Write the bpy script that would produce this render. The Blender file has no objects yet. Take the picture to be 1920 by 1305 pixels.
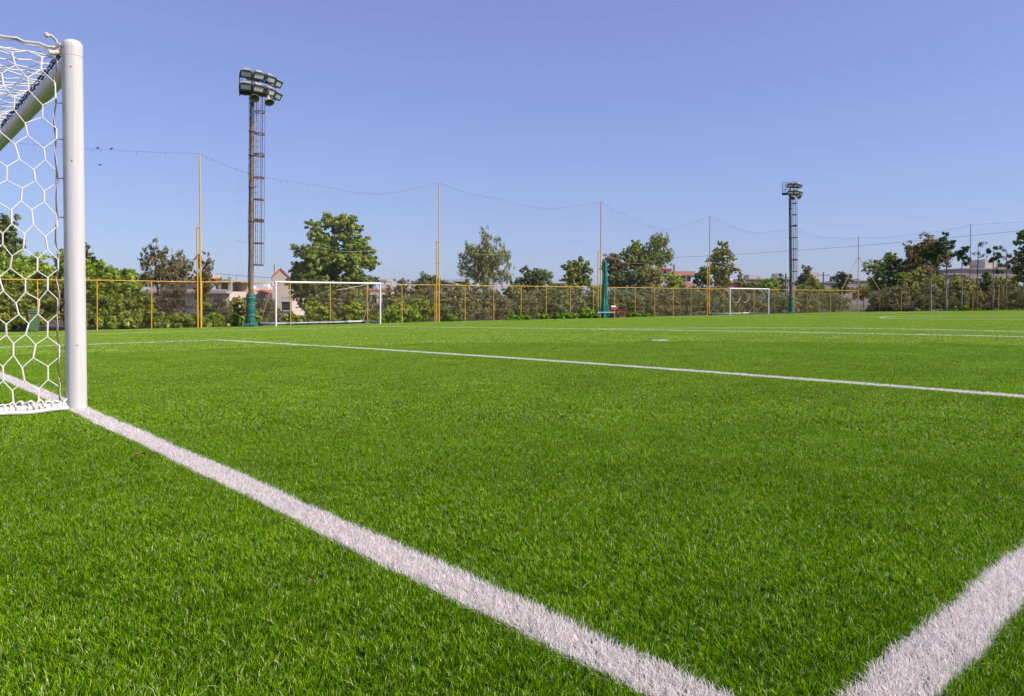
import bpy, math, random
import numpy as np
from mathutils import Vector, Matrix, Euler
R_ = math.radians
random.seed(7); rng = np.random.default_rng(7)
scene = bpy.context.scene
col = scene.collection

# ------------------------------------------------------------------ camera, sky, sun, exposure
CAM = np.array([-1.1626, -6.1246, 0.7759]); FPX = 1445.33; YAW = .867831; PIT = .024024; ROLL = .000928; SHY = 60.06
_F = np.array([math.cos(YAW)*math.cos(PIT), math.sin(YAW)*math.cos(PIT), -math.sin(PIT)])
_R = np.array([math.sin(YAW), -math.cos(YAW), 0.0]); _U = np.cross(_R, _F)
_R2 = math.cos(ROLL)*_R + math.sin(ROLL)*_U; _U2 = -math.sin(ROLL)*_R + math.cos(ROLL)*_U
cam = bpy.data.cameras.new('camera'); camo = bpy.data.objects.new('camera', cam); col.objects.link(camo)
m = Matrix.Identity(4)
for i in range(3):
    m[i][0] = _R2[i]; m[i][1] = _U2[i]; m[i][2] = -_F[i]; m[i][3] = CAM[i]
camo.matrix_world = m
cam.sensor_width = 36; cam.lens = 36*FPX/1920; cam.shift_y = -SHY/1920
cam.clip_start = .05; cam.clip_end = 5000
scene.camera = camo

SUN_AZ, SUN_EL = R_(110), R_(43)
hx = math.cos(SUN_AZ)*math.cos(YAW) + math.sin(SUN_AZ)*_R[0]; hy = math.cos(SUN_AZ)*math.sin(YAW) + math.sin(SUN_AZ)*_R[1]
SUN = Vector((hx*math.cos(SUN_EL), hy*math.cos(SUN_EL), math.sin(SUN_EL)))
EXPO = .3
SKY_RESP = [(v/.15/2**EXPO*(.15/r)**p, p) for v, r, p in ((.233, .212, .52), (.314, .352, .64), (.658, .584, .56))]
w = bpy.data.worlds.new('World'); scene.world = w; w.use_nodes = True
nt = w.node_tree; nt.nodes.clear()
sky = nt.nodes.new('ShaderNodeTexSky'); sky.sky_type = 'NISHITA'; sky.sun_disc = False
sky.sun_elevation = SUN_EL; sky.sun_rotation = math.atan2(hx, hy)
sky.air_density = 1.0; sky.dust_density = 0.6; sky.ozone_density = 2.2; sky.altitude = 0
bg = nt.nodes.new('ShaderNodeBackground'); bg.inputs['Strength'].default_value = .15
ow = nt.nodes.new('ShaderNodeOutputWorld')
sp_ = nt.nodes.new('ShaderNodeSeparateColor'); cb_ = nt.nodes.new('ShaderNodeCombineColor'); nt.links.new(sky.outputs[0], sp_.inputs[0])
for i_, (a_, p_) in enumerate(SKY_RESP):      # the camera's colour response to the sky, one curve per channel for the whole dome
    pw = nt.nodes.new('ShaderNodeMath'); pw.operation = 'POWER'; pw.inputs[1].default_value = p_; nt.links.new(sp_.outputs[i_], pw.inputs[0])
    ml = nt.nodes.new('ShaderNodeMath'); ml.operation = 'MULTIPLY'; ml.inputs[1].default_value = a_; nt.links.new(pw.outputs[0], ml.inputs[0]); nt.links.new(ml.outputs[0], cb_.inputs[i_])
nt.links.new(cb_.outputs[0], bg.inputs[0]); nt.links.new(bg.outputs[0], ow.inputs[0])
sl = bpy.data.lights.new('sun', 'SUN'); sl.energy = 4.6; sl.angle = R_(.5); sl.color = (1, .91, .79)
so = bpy.data.objects.new('sun', sl); col.objects.link(so); so.rotation_euler = SUN.to_track_quat('Z', 'Y').to_euler()
so.location = (0, 0, 40)
scene.view_settings.view_transform = 'Standard'; scene.view_settings.look = 'None'
scene.view_settings.exposure = EXPO; scene.view_settings.gamma = 1; scene.view_settings.use_curve_mapping = False
scene.cycles.max_bounces = 6; scene.cycles.transparent_max_bounces = 8
scene.cycles.diffuse_bounces = 3; scene.cycles.glossy_bounces = 2; scene.cycles.transmission_bounces = 3

# ------------------------------------------------------------------ geometry of the place
# x = into the field from the goal line, y = along the goal line from the near post, z = up
def gz(u):                                   # crowned pitch falling gently to the sides
    return -.020-.024272*(np.sqrt((u+6.1729)**2+8.0649**2) - math.sqrt(6.1729**2+8.0649**2))
def ray(x, y):
    return _F + _R2*(x-960)/FPX - _U2*(y-(652.5-SHY))/FPX
FU = 33.5; FV = 81.9; GZ = -.755             # side fence, end fence, ground level behind them
def at_u(x, y, u):
    d = ray(x, y); return CAM + d*((u-CAM[1])/d[1])
def at_v(x, y, v):
    d = ray(x, y); return CAM + d*((v-CAM[0])/d[0])
def at_z(x, y, Z): return CAM + ray(x, y)*Z
def depth(p): return float((np.array(p)-CAM) @ _F)

# ------------------------------------------------------------------ object helpers
def tag(o, label=None, cat=None, group=None, kind=None):
    if label: o['label'] = label
    if cat: o['category'] = cat
    if group: o['group'] = group
    if kind: o['kind'] = kind
    return o
def thing(name, label, cat, loc=(0, 0, 0), rz=0, group=None):
    o = bpy.data.objects.new(name, None); col.objects.link(o); o.empty_display_size = .2
    o.location = loc; o.rotation_euler = (0, 0, rz)
    return tag(o, label, cat, group)
def link(name, me, parent=None, loc=None):
    o = bpy.data.objects.new(name, me); col.objects.link(o)
    if parent: o.parent = parent
    if loc is not None: o.location = loc
    return o
def dup(o, parent=None):
    c = o.copy(); col.objects.link(c)
    if parent: c.parent = parent
    for ch in [x for x in bpy.data.objects if x.parent == o]: dup(ch, c)
    return c
def frame(t, up=Vector((0, 0, 1))):
    t = t.normalized(); a = t.cross(up)
    if a.length < 1e-4: a = t.cross(Vector((1, 0, 0)))
    a.normalize(); return a, t.cross(a)
class MB:
    def __init__(s): s.v = []; s.f = []; s.sm = []
    def add(s, vs, fs, smooth=False):
        n = len(s.v); s.v += [tuple(p) for p in vs]; s.f += [tuple(i+n for i in f) for f in fs]; s.sm += [smooth]*len(fs); return s
    def box(s, x0, x1, y0, y1, z0, z1):
        vs = [(x, y, z) for z in (z0, z1) for x, y in ((x0, y0), (x1, y0), (x1, y1), (x0, y1))]
        return s.add(vs, [(3, 2, 1, 0), (4, 5, 6, 7), (0, 1, 5, 4), (1, 2, 6, 5), (2, 3, 7, 6), (3, 0, 4, 7)])
    def bbox(s, x0, x1, y0, y1, z0, z1, b=.01):   # box with chamfered edges
        b = min(b, (x1-x0)/2.1, (y1-y0)/2.1, (z1-z0)/2.1)
        def ring(z, i): return [(x0+i+b, y0+i, z), (x1-i-b, y0+i, z), (x1-i, y0+i+b, z), (x1-i, y1-i-b, z), (x1-i-b, y1-i, z), (x0+i+b, y1-i, z), (x0+i, y1-i-b, z), (x0+i, y0+i+b, z)]
        vs = ring(z0, b)+ring(z0+b, 0)+ring(z1-b, 0)+ring(z1, b); fs = [tuple(range(7, -1, -1)), tuple(range(24, 32))]
        for k in range(3):
            for i in range(8): fs.append((k*8+i, k*8+(i+1) % 8, k*8+8+(i+1) % 8, k*8+8+i))
        return s.add(vs, fs)
    def tube(s, pts, r, n=8, caps=True, closed=False):
        pts = [Vector(p) for p in pts]; k = len(pts); rs = r if hasattr(r, '__len__') else [r]*k
        vs = []; fs = []; a0 = None
        for i, p in enumerate(pts):
            t = pts[(i+1) % k]-pts[i-1] if (closed or 0 < i < k-1) else (pts[1]-pts[0] if i == 0 else pts[-1]-pts[-2])
            if t.length < 1e-9: t = Vector((0, 0, 1))
            if a0 is None: a, b = frame(t)
            else:
                t.normalize(); a = a0 - t*a0.dot(t)
                if a.length < 1e-4: a, b = frame(t)
                else: a.normalize(); b = t.cross(a)
            a0 = a
            for j in range(n):
                th = 2*math.pi*j/n; vs.append(p + (a*math.cos(th)+b*math.sin(th))*rs[i])
        for i in range(k if closed else k-1):
            for j in range(n):
                i2 = (i+1) % k; fs.append((i*n+j, i*n+(j+1) % n, i2*n+(j+1) % n, i2*n+j))
        if caps and not closed: fs += [tuple(range(n-1, -1, -1)), tuple((k-1)*n+j for j in range(n))]
        return s.add(vs, fs, n > 4)
    def bar(s, a, b, wdt, hgt=None):
        a, b = Vector(a), Vector(b); p, q = frame(b-a); hgt = hgt or wdt; vs = []
        for c in (a, b):
            for i, j in ((-1, -1), (1, -1), (1, 1), (-1, 1)): vs.append(c+p*i*wdt/2+q*j*hgt/2)
        return s.add(vs, [(3, 2, 1, 0), (4, 5, 6, 7), (0, 1, 5, 4), (1, 2, 6, 5), (2, 3, 7, 6), (3, 0, 4, 7)])
    def lathe(s, prof, n=16, M=None, caps=True):
        vs = []; fs = []
        for r, z in prof:
            for j in range(n):
                th = 2*math.pi*j/n; p = Vector((r*math.cos(th), r*math.sin(th), z)); vs.append(M @ p if M else p)
        for i in range(len(prof)-1):
            for j in range(n): fs.append((i*n+j, i*n+(j+1) % n, (i+1)*n+(j+1) % n, (i+1)*n+j))
        if caps: fs += [tuple(range(n-1, -1, -1)), tuple((len(prof)-1)*n+j for j in range(n))]
        return s.add(vs, fs, True)
    def build(s, name, mat, parent=None, loc=None):
        me = bpy.data.meshes.new(name); me.from_pydata(s.v, [], s.f)
        me.polygons.foreach_set('use_smooth', s.sm); me.materials.append(mat); me.update()
        if any(s.sm) and not all(s.sm): pass
        o = link(name, me, parent, loc)
        if any(s.sm):
            try: me.set_sharp_from_angle(angle=R_(40))
            except Exception: pass
        return o
def tri_mesh(name, V, nv, tris, mat, attrs):     # V (N,nv,3) repeated pieces with the same triangles
    N = len(V); me = bpy.data.meshes.new(name); T = np.array(tris); nt_ = len(T)
    F = (T[None]+(np.arange(N)*nv)[:, None, None]).reshape(-1)
    me.vertices.add(N*nv); me.vertices.foreach_set('co', V.reshape(-1).astype('f'))
    me.loops.add(len(F)); me.loops.foreach_set('vertex_index', F.astype('i'))
    me.polygons.add(N*nt_); me.polygons.foreach_set('loop_start', (np.arange(N*nt_)*3).astype('i'))
    me.update(calc_edges=True)
    for k, a in attrs.items():
        at = me.attributes.new(k, 'FLOAT', 'POINT'); at.data.foreach_set('value', np.repeat(a, nv).astype('f') if a.ndim == 1 else a.reshape(-1).astype('f'))
    me.materials.append(mat)
    return me

# ------------------------------------------------------------------ materials
class NT:
    def __init__(s, name):
        s.m = bpy.data.materials.new(name); s.m.use_nodes = True; s.t = s.m.node_tree; s.t.nodes.clear(); s.out = s.n('ShaderNodeOutputMaterial')
    def n(s, ty, **kw):
        d = s.t.nodes.new(ty)
        for k, v in kw.items(): setattr(d, k, v)
        return d
    def l(s, a, b): s.t.links.new(a, b)
    def pos(s): return s.n('ShaderNodeNewGeometry').outputs['Position']
    def obj(s): return s.n('ShaderNodeTexCoord').outputs['Object']
    def noise(s, vec, sc, det=3, rough=.55):
        d = s.n('ShaderNodeTexNoise'); d.inputs['Scale'].default_value = sc; d.inputs['Detail'].default_value = det; d.inputs['Roughness'].default_value = rough
        s.l(vec, d.inputs['Vector']); return d.outputs['Fac']
    def ramp(s, fac, stops):
        d = s.n('ShaderNodeValToRGB'); e = d.color_ramp.elements
        while len(e) < len(stops): e.new(.5)
        for i, (p, c) in enumerate(stops): e[i].position = p; e[i].color = (*c, 1) if len(c) == 3 else c
        s.l(fac, d.inputs[0]); return d.outputs[0]
    def mix(s, f, a, b, mode='MIX'):
        d = s.n('ShaderNodeMix', data_type='RGBA', blend_type=mode)
        for i, v in ((0, f), (6, a), (7, b)):
            if isinstance(v, (int, float)): d.inputs[i].default_value = v
            elif isinstance(v, tuple): d.inputs[i].default_value = (*v, 1)
            else: s.l(v, d.inputs[i])
        return d.outputs[2]
    def math(s, op, a, b=0.):
        d = s.n('ShaderNodeMath', operation=op)
        for i, v in ((0, a), (1, b)):
            if isinstance(v, (int, float)): d.inputs[i].default_value = v
            else: s.l(v, d.inputs[i])
        return d.outputs[0]
    def attr(s, name): return s.n('ShaderNodeAttribute', attribute_name=name).outputs['Fac']
    def bsdf(s, colr, rough=.6, metal=0., spec=.5, bump=None, bstr=.2, bdist=.01):
        b = s.n('ShaderNodeBsdfPrincipled')
        if isinstance(colr, tuple): b.inputs['Base Color'].default_value = (*colr, 1)
        else: s.l(colr, b.inputs['Base Color'])
        if isinstance(rough, float): b.inputs['Roughness'].default_value = rough
        else: s.l(rough, b.inputs['Roughness'])
        b.inputs['Metallic'].default_value = metal; b.inputs['Specular IOR Level'].default_value = spec
        if bump is not None:
            bm = s.n('ShaderNodeBump'); bm.inputs['Strength'].default_value = bstr; bm.inputs['Distance'].default_value = bdist
            s.l(bump, bm.inputs['Height']); s.l(bm.outputs[0], b.inputs['Normal'])
        return b.outputs[0]
    def done(s, sh): s.l(sh, s.out.inputs[0]); return s.m
def simple(name, c, rough=.6, metal=0., var=.15, sc=6., spec=.5, dirt=None, bump=.15):
    t = NT(name); o = t.obj(); nz = t.noise(o, sc, 5)
    c0 = tuple(max(0, x*(1-var)) for x in c); c1 = tuple(min(1, x*(1+var)) for x in c)
    cc = t.ramp(nz, [(.3, c0), (.7, c1)])
    if dirt:
        n2 = t.noise(o, sc*.6, 6, .65); k = t.ramp(n2, [(dirt[1], (0, 0, 0)), (dirt[1]+.12, (1, 1, 1))]); cc = t.mix(k, cc, dirt[0])
    return t.done(t.bsdf(cc, rough, metal, spec, t.noise(o, sc*8, 4), bump, .004))
def leafmat(name, dark, light, tip=None, trans=.38, rough=.5):
    t = NT(name); r = t.attr('rnd'); c = t.attr('clump')
    oi = t.n('ShaderNodeObjectInfo').outputs['Random']
    k = t.math('ADD', t.math('MULTIPLY', r, .55), t.math('MULTIPLY', c, .45))
    st = [(.12, dark), (.75, light)]
    if tip: st = [(.12, dark), (.6, light), (.9, tip)]
    cc = t.ramp(k, st); cc = t.mix(t.math('MULTIPLY', oi, .25), cc, tuple(x*.7 for x in dark))
    b = t.bsdf(cc, rough, 0., .35); tr = t.n('ShaderNodeBsdfTranslucent'); t.l(t.mix(1., cc, (1., 1.15, .6), 'MULTIPLY'), tr.inputs[0])
    mx = t.n('ShaderNodeMixShader'); mx.inputs[0].default_value = trans; t.l(b, mx.inputs[1]); t.l(tr.outputs[0], mx.inputs[2])
    return t.done(mx.outputs[0])
def bladem(name, stops, pale, trans, rough, spec, big):
    t = NT(name); r = t.attr('rnd'); h = t.attr('hgt'); P = t.pos()
    cc = t.ramp(r, stops)
    if big:
        n1 = t.noise(P, .9, 4, .6); n2 = t.noise(P, 7., 3, .6)
        s_ = t.math('ADD', t.math('MULTIPLY', n1, .5), t.math('MULTIPLY', n2, .5))
        v = t.ramp(s_, [(.3, (.72, .74, .72)), (.7, (1.28, 1.22, 1.3))]); cc = t.mix(1., cc, v, 'MULTIPLY')
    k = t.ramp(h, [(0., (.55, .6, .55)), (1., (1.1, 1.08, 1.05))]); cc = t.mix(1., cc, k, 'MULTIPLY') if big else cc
    b = t.bsdf(cc, rough, 0., spec); tr = t.n('ShaderNodeBsdfTranslucent'); t.l(t.mix(1., cc, pale, 'MULTIPLY'), tr.inputs[0])
    mx = t.n('ShaderNodeMixShader'); mx.inputs[0].default_value = trans; t.l(b, mx.inputs[1]); t.l(tr.outputs[0], mx.inputs[2])
    return t.done(mx.outputs[0])
M = {}
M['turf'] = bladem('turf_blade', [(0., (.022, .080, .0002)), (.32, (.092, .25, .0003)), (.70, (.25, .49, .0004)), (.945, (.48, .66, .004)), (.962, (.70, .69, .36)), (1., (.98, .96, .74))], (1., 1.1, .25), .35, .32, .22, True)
M['white_turf'] = bladem('white_turf_blade', [(0., (.82, .74, .70)), (.5, (.92, .85, .81)), (1., (.96, .90, .87))], (1., 1., 1.), .42, .5, .4, False)
t = NT('turf_base'); P = t.pos(); M['pitch'] = t.done(t.bsdf(t.ramp(t.noise(P, 40., 4), [(.3, (.020, .042, .005)), (.7, (.045, .095, .010))]), .95, spec=.05, bump=t.noise(P, 300., 2), bstr=.6))
t = NT('rough_ground'); P = t.pos(); M['ground'] = t.done(t.bsdf(t.ramp(t.noise(P, .7, 7, .65), [(.3, (.04, .06, .02)), (.5, (.09, .08, .045)), (.7, (.15, .12, .075))]), .95, bump=t.noise(P, 9., 5), bstr=.6, bdist=.05))
def painted(name, base, rust, amount, sc=3.):
    t = NT(name); o = t.pos(); n1 = t.noise(o, sc, 6, .7); n2 = t.noise(o, sc*5, 4)
    k = t.ramp(t.math('ADD', t.math('MULTIPLY', n1, .7), t.math('MULTIPLY', n2, .3)), [(amount, (0, 0, 0)), (amount+.1, (1, 1, 1))])
    cc = t.mix(k, t.ramp(n2, [(.3, tuple(x*.85 for x in base)), (.7, base)]), rust)
    return t.done(t.bsdf(cc, .55, 0., .4, n2, .15, .003))
M['yellow'] = painted('yellow_paint', (.78, .44, .045), (.30, .15, .05), .58)
M['yellow_worn'] = painted('worn_yellow_paint', (.55, .33, .10), (.26, .17, .10), .50)
M['rail'] = painted('yellow_rail_paint', (.74, .38, .03), (.4, .2, .08), .60)
M['mast'] = painted('rusty_mast_paint', (.22, .21, .17), (.24, .10, .045), .45, 1.6)
M['mast_dark'] = painted('dark_mast_paint', (.07, .12, .12), (.18, .09, .05), .6, 2.)
M['rust'] = painted('rusty_steel', (.21, .125, .085), (.15, .10, .09), .5)
M['grey_steel'] = painted('grey_steel', (.20, .20, .23), (.24, .14, .09), .56)
M['dark_steel'] = simple('dark_steel', (.035, .037, .04), .5)
M['lamp_case'] = simple('floodlight_casing', (.045, .05, .055), .4)
M['lamp_top'] = simple('floodlight_gear_box', (.42, .38, .36), .5)
t = NT('floodlight_glass'); M['lens'] = t.done(t.bsdf(t.ramp(t.noise(t.obj(), 2., 3), [(.3, (.45, .49, .48)), (.7, (.82, .84, .86))]), .15, 0., .9))
M['horn'] = simple('horn_plastic', (.55, .47, .36), .5)
M['horn_in'] = simple('horn_inside', (.20, .17, .09), .6)
t = NT('padding_vinyl'); o = t.obj(); M['pad'] = t.done(t.bsdf(t.ramp(t.noise(o, 4., 5), [(.3, (.010, .105, .085)), (.7, (.02, .17, .14))]), .45, 0., .5, t.noise(o, 6., 4), .6, .03))
t = NT('white_goal_paint'); o = t.pos()
sc_ = t.n('ShaderNodeMapping'); sc_.inputs['Scale'].default_value = (60, 60, 1.2); t.l(o, sc_.inputs[0])
k = t.ramp(t.noise(sc_.outputs[0], 1., 5), [(.35, (.60, .56, .54)), (.6, (.69, .65, .63))])
k = t.mix(t.ramp(t.noise(o, 9., 6, .7), [(.66, (0, 0, 0)), (.74, (.5, .5, .5))]), k, (.5, .45, .40))
M['white'] = t.done(t.bsdf(k, .38, 0., .5, t.noise(o, 30., 3), .05, .002))
M['white_small'] = simple('small_goal_paint', (.80, .79, .78), .45, var=.04, dirt=((.45, .40, .36), .62))
M['white_bar'] = simple('dirty_white_bar', (.70, .68, .66), .6, var=.08, dirt=((.35, .28, .24), .55))
M['net'] = simple('net_twine', (.80, .75, .68), .8, var=.08, sc=30.)
M['net_old'] = simple('old_net_rope', (.62, .54, .46), .85, var=.2, sc=30.)
M['cord'] = simple('brown_cord', (.16, .09, .06), .8, var=.3, sc=25.)
M['black_cord'] = simple('black_cord', (.02, .02, .03), .7)
M['wire'] = simple('fence_wire', (.36, .28, .17), .6, .1)
M['thin_net'] = simple('ball_net_string', (.20, .21, .25), .8)
M['green_net'] = simple('green_net', (.015, .20, .15), .8, var=.5, sc=5.)
M['bin'] = simple('green_bin_plastic', (.075, .15, .055), .5, var=.1)
M['orange_sticker'] = simple('red_reflector', (.65, .12, .05), .4)
M['chair'] = simple('red_brown_wood', (.30, .085, .045), .6, var=.25)
M['cloth'] = simple('pale_cloth', (.72, .70, .60), .9)
M['black'] = simple('black_rubber', (.02, .02, .02), .7)
M['bark'] = simple('bark', (.17, .12, .085), .9, var=.4, sc=5.)
M['bark_pale'] = simple('pale_bark', (.30, .24, .18), .9, var=.3, sc=5.)
M['deadwood'] = simple('dead_twigs', (.26, .16, .13), .9, var=.3)
M['cream'] = simple('cream_plaster', (.62, .53, .46), .9, var=.08, sc=.5, dirt=((.45, .36, .30), .6))
M['pinkish'] = simple('pink_plaster', (.60, .42, .34), .9, var=.08, sc=.5)
M['salmon'] = simple('salmon_plaster', (.68, .33, .20), .9, var=.06, sc=.5)
M['whitewall'] = simple('white_plaster', (.72, .68, .64), .9, var=.05, sc=.5)
M['greywall'] = simple('grey_plaster', (.50, .42, .36), .9, var=.08, sc=.6)
M['farwall'] = simple('far_grey_wall', (.36, .30, .29), .9, var=.08, sc=.3)
M['orangewall'] = simple('orange_red_wall', (.55, .11, .045), .9, var=.12, sc=.5)
M['tile'] = simple('terracotta_tiles', (.46, .15, .07), .85, var=.2, sc=2.)
M['concrete'] = simple('concrete', (.40, .36, .32), .9, var=.1, sc=1.)
t = NT('window_glass'); M['glass'] = t.done(t.bsdf((.03, .04, .05), .1, 0., .8))
M['pole_wood'] = simple('pole_wood', (.20, .16, .13), .9, var=.2)
M['fallen'] = simple('fallen_leaf', (.17, .075, .03), .7, var=.4, sc=40.)
M['feather'] = simple('dark_feathers', (.03, .03, .035), .7)
L = {}
L['bright'] = leafmat('bright_leaves', (0.071, 0.127, 0.007), (0.400, 0.536, 0.033), (0.620, 0.620, 0.070))
L['ivy'] = leafmat('ivy_leaves', (0.066, 0.102, 0.010), (0.333, 0.432, 0.040), (0.568, 0.620, 0.112))
L['hedge'] = leafmat('hedge_leaves', (0.060, 0.093, 0.009), (0.300, 0.372, 0.029), (0.515, 0.555, 0.049))
L['euca'] = leafmat('eucalyptus_leaves', (0.099, 0.117, 0.032), (0.438, 0.411, 0.099), (0.620, 0.555, 0.149))
L['euca_brown'] = leafmat('brown_eucalyptus_leaves', (0.076, 0.068, 0.026), (0.333, 0.276, 0.099), (0.620, 0.428, 0.168))
L['big'] = leafmat('broad_tree_leaves', (0.066, 0.107, 0.020), (0.337, 0.411, 0.057), (0.620, 0.584, 0.105))
L['dark'] = leafmat('dark_green_leaves', (0.044, 0.068, 0.016), (0.200, 0.253, 0.053), (0.373, 0.412, 0.084))
L['olive'] = leafmat('olive_leaves', (0.060, 0.068, 0.017), (0.316, 0.327, 0.112), (0.586, 0.539, 0.267), trans=.3)
L['olive_dry'] = leafmat('dry_olive_leaves', (0.066, 0.063, 0.022), (0.333, 0.283, 0.119), (0.568, 0.476, 0.253), trans=.3)
L['dry'] = leafmat('dry_brown_leaves', (.08, .055, .04), (.22, .15, .11), (.33, .23, .17), trans=.3)
L['reed'] = leafmat('reed_leaves', (.12, .11, .05), (.28, .24, .12), (.40, .34, .20))
L['pine'] = leafmat('pine_needles', (0.033, 0.072, 0.016), (0.091, 0.168, 0.028), (0.185, 0.270, 0.037), trans=.3)
L['yellowg'] = leafmat('yellow_green_leaves', (0.110, 0.162, 0.014), (0.503, 0.575, 0.041), (0.620, 0.620, 0.075))
L['weed'] = leafmat('weed_leaves', (0.066, 0.134, 0.009), (0.301, 0.548, 0.025), (0.572, 0.620, 0.043))
L['pinkf'] = leafmat('pink_petals', (.45, .10, .16), (.6, .18, .25))





# ------------------------------------------------------------------ ground and pitch
mb = MB(); mb.add([(-1500, -1500, GZ-.03), (1800, -1500, GZ-.03), (1800, 1800, GZ-.03), (-1500, 1800, GZ-.03)], [(0, 1, 2, 3)])
tag(mb.build('ground', M['ground']), kind='structure')
us = np.arange(-29, 33.9, .5); xs = [-9, 20, 50, 82.3]
mb = MB(); vs = [(x, u, float(gz(u))) for u in us for x in xs]; n = len(xs)
mb.add(vs, [(i*n+j, i*n+j+1, (i+1)*n+j+1, (i+1)*n+j) for i in range(len(us)-1) for j in range(n-1)])
tag(mb.build('pitch', M['pitch']), kind='structure')

# ------------------------------------------------------------------ turf: blades of artificial grass and the white line blades
LW = .062; CL = 80.5                      # half line width, far goal line
HVX, CR = 43.0, 9.15
SEG = [  # name, a, b
 ('goal_line', (0, -20), (0, 31.7)),
 ('goal_area_line', (0, -5.515), (5.5, -5.2)), ('goal_area_line', (5.5, -5.2), (5.5, 12.82)), ('goal_area_line', (5.5, 12.82), (0, 12.82)),
 ('penalty_area_line', (16.5, -16.5), (16.5, 23.82)), ('penalty_area_line', (16.5, 23.82), (0, 23.82)),
 ('touchline', (0, 32.6), (CL, 31.7)), ('halfway_line', (HVX, -20), (HVX, 31.7)),
 ('far_penalty_area_line', (CL-16.5, -12), (CL-16.5, 23.82)), ('far_penalty_area_line', (CL-16.5, 23.82), (CL, 23.82)),
 ('far_goal_line', (CL, -12), (CL, 31.7))]
ARC = [('penalty_arc', (11, 3.66), 9.15, lambda x, y: x > 16.4), ('centre_circle', (HVX, 3.66), CR, None)]
DOT = [('penalty_spot', (11, 3.66), .16)]
def line_id(x, y, jit=0.):
    ids = np.full(x.shape, -1); names = []
    hw = LW + jit
    k = 0
    for nm, a, b in SEG:
        a = np.array(a, float); b = np.array(b, float); d = b-a; L_ = np.hypot(*d); d = d/L_
        s_ = (x-a[0])*d[0]+(y-a[1])*d[1]; q = np.abs(-(x-a[0])*d[1]+(y-a[1])*d[0])
        ids[(q < hw) & (s_ > -LW) & (s_ < L_+LW)] = k; names.append(nm); k += 1
    for nm, c, r, cond in ARC:
        q = np.abs(np.hypot(x-c[0], y-c[1])-r); mk = q < hw
        if cond: mk &= cond(x, y)
        ids[mk] = k; names.append(nm); k += 1
    for nm, c, r in DOT:
        ids[np.hypot(x-c[0], y-c[1]) < r+jit] = k; names.append(nm); k += 1
    return ids, names
_, LNAMES = line_id(np.zeros(1), np.zeros(1))
def blades(x, y, z, wid, hgt, lmean=.26, seg=True, tuft=True):
    N = len(x); a = rng.uniform(0, 2*np.pi, N); f = rng.uniform(0, np.pi, N)
    if seg:                                   # blades fan out of tufts, as they are stitched
        K = 6; n2 = N//K*K; x = x.copy(); y = y.copy()
        tx = x[:n2].reshape(-1, K)[:, :1]; ty = y[:n2].reshape(-1, K)[:, :1]
        same = (np.abs(x[:n2].reshape(-1, K)-tx) < .6) & (np.abs(y[:n2].reshape(-1, K)-ty) < .6)
        if tuft:
            ang = a[:n2].reshape(-1, K); rr = rng.uniform(0, .0045, ang.shape)
            x[:n2] = np.where(same, tx+rr*np.cos(ang), x[:n2].reshape(-1, K)).ravel(); y[:n2] = np.where(same, ty+rr*np.sin(ang), y[:n2].reshape(-1, K)).ravel()
    nx = np.sin(x*5.1+1.3*np.sin(y*3.7))+np.sin(y*7.3+x*2.1); ny = np.cos(y*4.3+1.7*np.sin(x*4.1))+np.cos(x*6.1-y)
    lean = rng.gamma(2.0, lmean, N); lean = np.clip(lean, .03, 1.6 if seg else 2.6)
    h = hgt*rng.uniform(.72, 1.15, N); tl_ = np.zeros((2, N))
    if seg and tuft:
        h[:n2] *= np.repeat(rng.uniform(.8, 1.12, n2//K), K); tl_[:, :n2] = np.repeat(rng.normal(0, .12, (2, n2//K)), K, axis=1)
    lx = (np.cos(a)*lean + .04*nx + tl_[0])*h; ly = (np.sin(a)*lean+.04*ny + tl_[1])*h
    hz = h/np.sqrt(1+.5*lean**2)
    wx = np.cos(f)*wid*.5; wy = np.sin(f)*wid*.5; w_ = rng.uniform(.75, 1.3, N); wx = wx*w_; wy = wy*w_
    rn = rng.uniform(0, 1, N)**(.40 if not seg else .72 if wid > .002 else 1.)  # coarser far blades skew paler: grazing sheen of sunlit tips put into the colour
    if seg:
        V = np.zeros((N, 5, 3))
        V[:, 0] = np.stack([x-wx, y-wy, z], 1); V[:, 1] = np.stack([x+wx, y+wy, z], 1)
        mx_, my_, mz = x+lx*.38, y+ly*.38, z+hz*.62
        V[:, 2] = np.stack([mx_-wx*.9, my_-wy*.9, mz], 1); V[:, 3] = np.stack([mx_+wx*.9, my_+wy*.9, mz], 1)
        V[:, 4] = np.stack([x+lx, y+ly, z+hz], 1)
        H = np.tile([0, 0, .62, .62, 1.], (N, 1))
        return V, rn, H
    V = np.zeros((N, 3, 3))
    V[:, 0] = np.stack([x-wx, y-wy, z], 1); V[:, 1] = np.stack([x+wx, y+wy, z], 1); V[:, 2] = np.stack([x+lx*.8, y+ly*.8, z+hz], 1)
    return V, rn, np.tile([0, 0, 1.], (N, 1))
T5 = [(0, 1, 3), (0, 3, 2), (2, 3, 4)]; T3 = [(0, 1, 2)]
LOD = [dict(d=78000, w=.0014, h=.0195, l=.28, seg=True), dict(d=28000, w=.0022, h=.020, l=.34, seg=True), dict(d=4600, w=.011, h=.024, l=1.25, seg=False)]
tiles = bpy.data.collections.new('turf_tiles')
def tile_mesh(lod, size, i):
    q = LOD[lod]; N = int(q['d']*size*size)
    x = rng.uniform(-size/2, size/2, N); y = rng.uniform(-size/2, size/2, N)
    V, rn, H = blades(x, y, np.zeros(N), q['w'], q['h'], q['l'], seg=q['seg'])
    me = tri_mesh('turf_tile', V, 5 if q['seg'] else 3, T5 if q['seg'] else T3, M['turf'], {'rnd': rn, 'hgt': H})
    o = bpy.data.objects.new('turf_tile_%02d' % i, me); tiles.objects.link(o)
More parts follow.
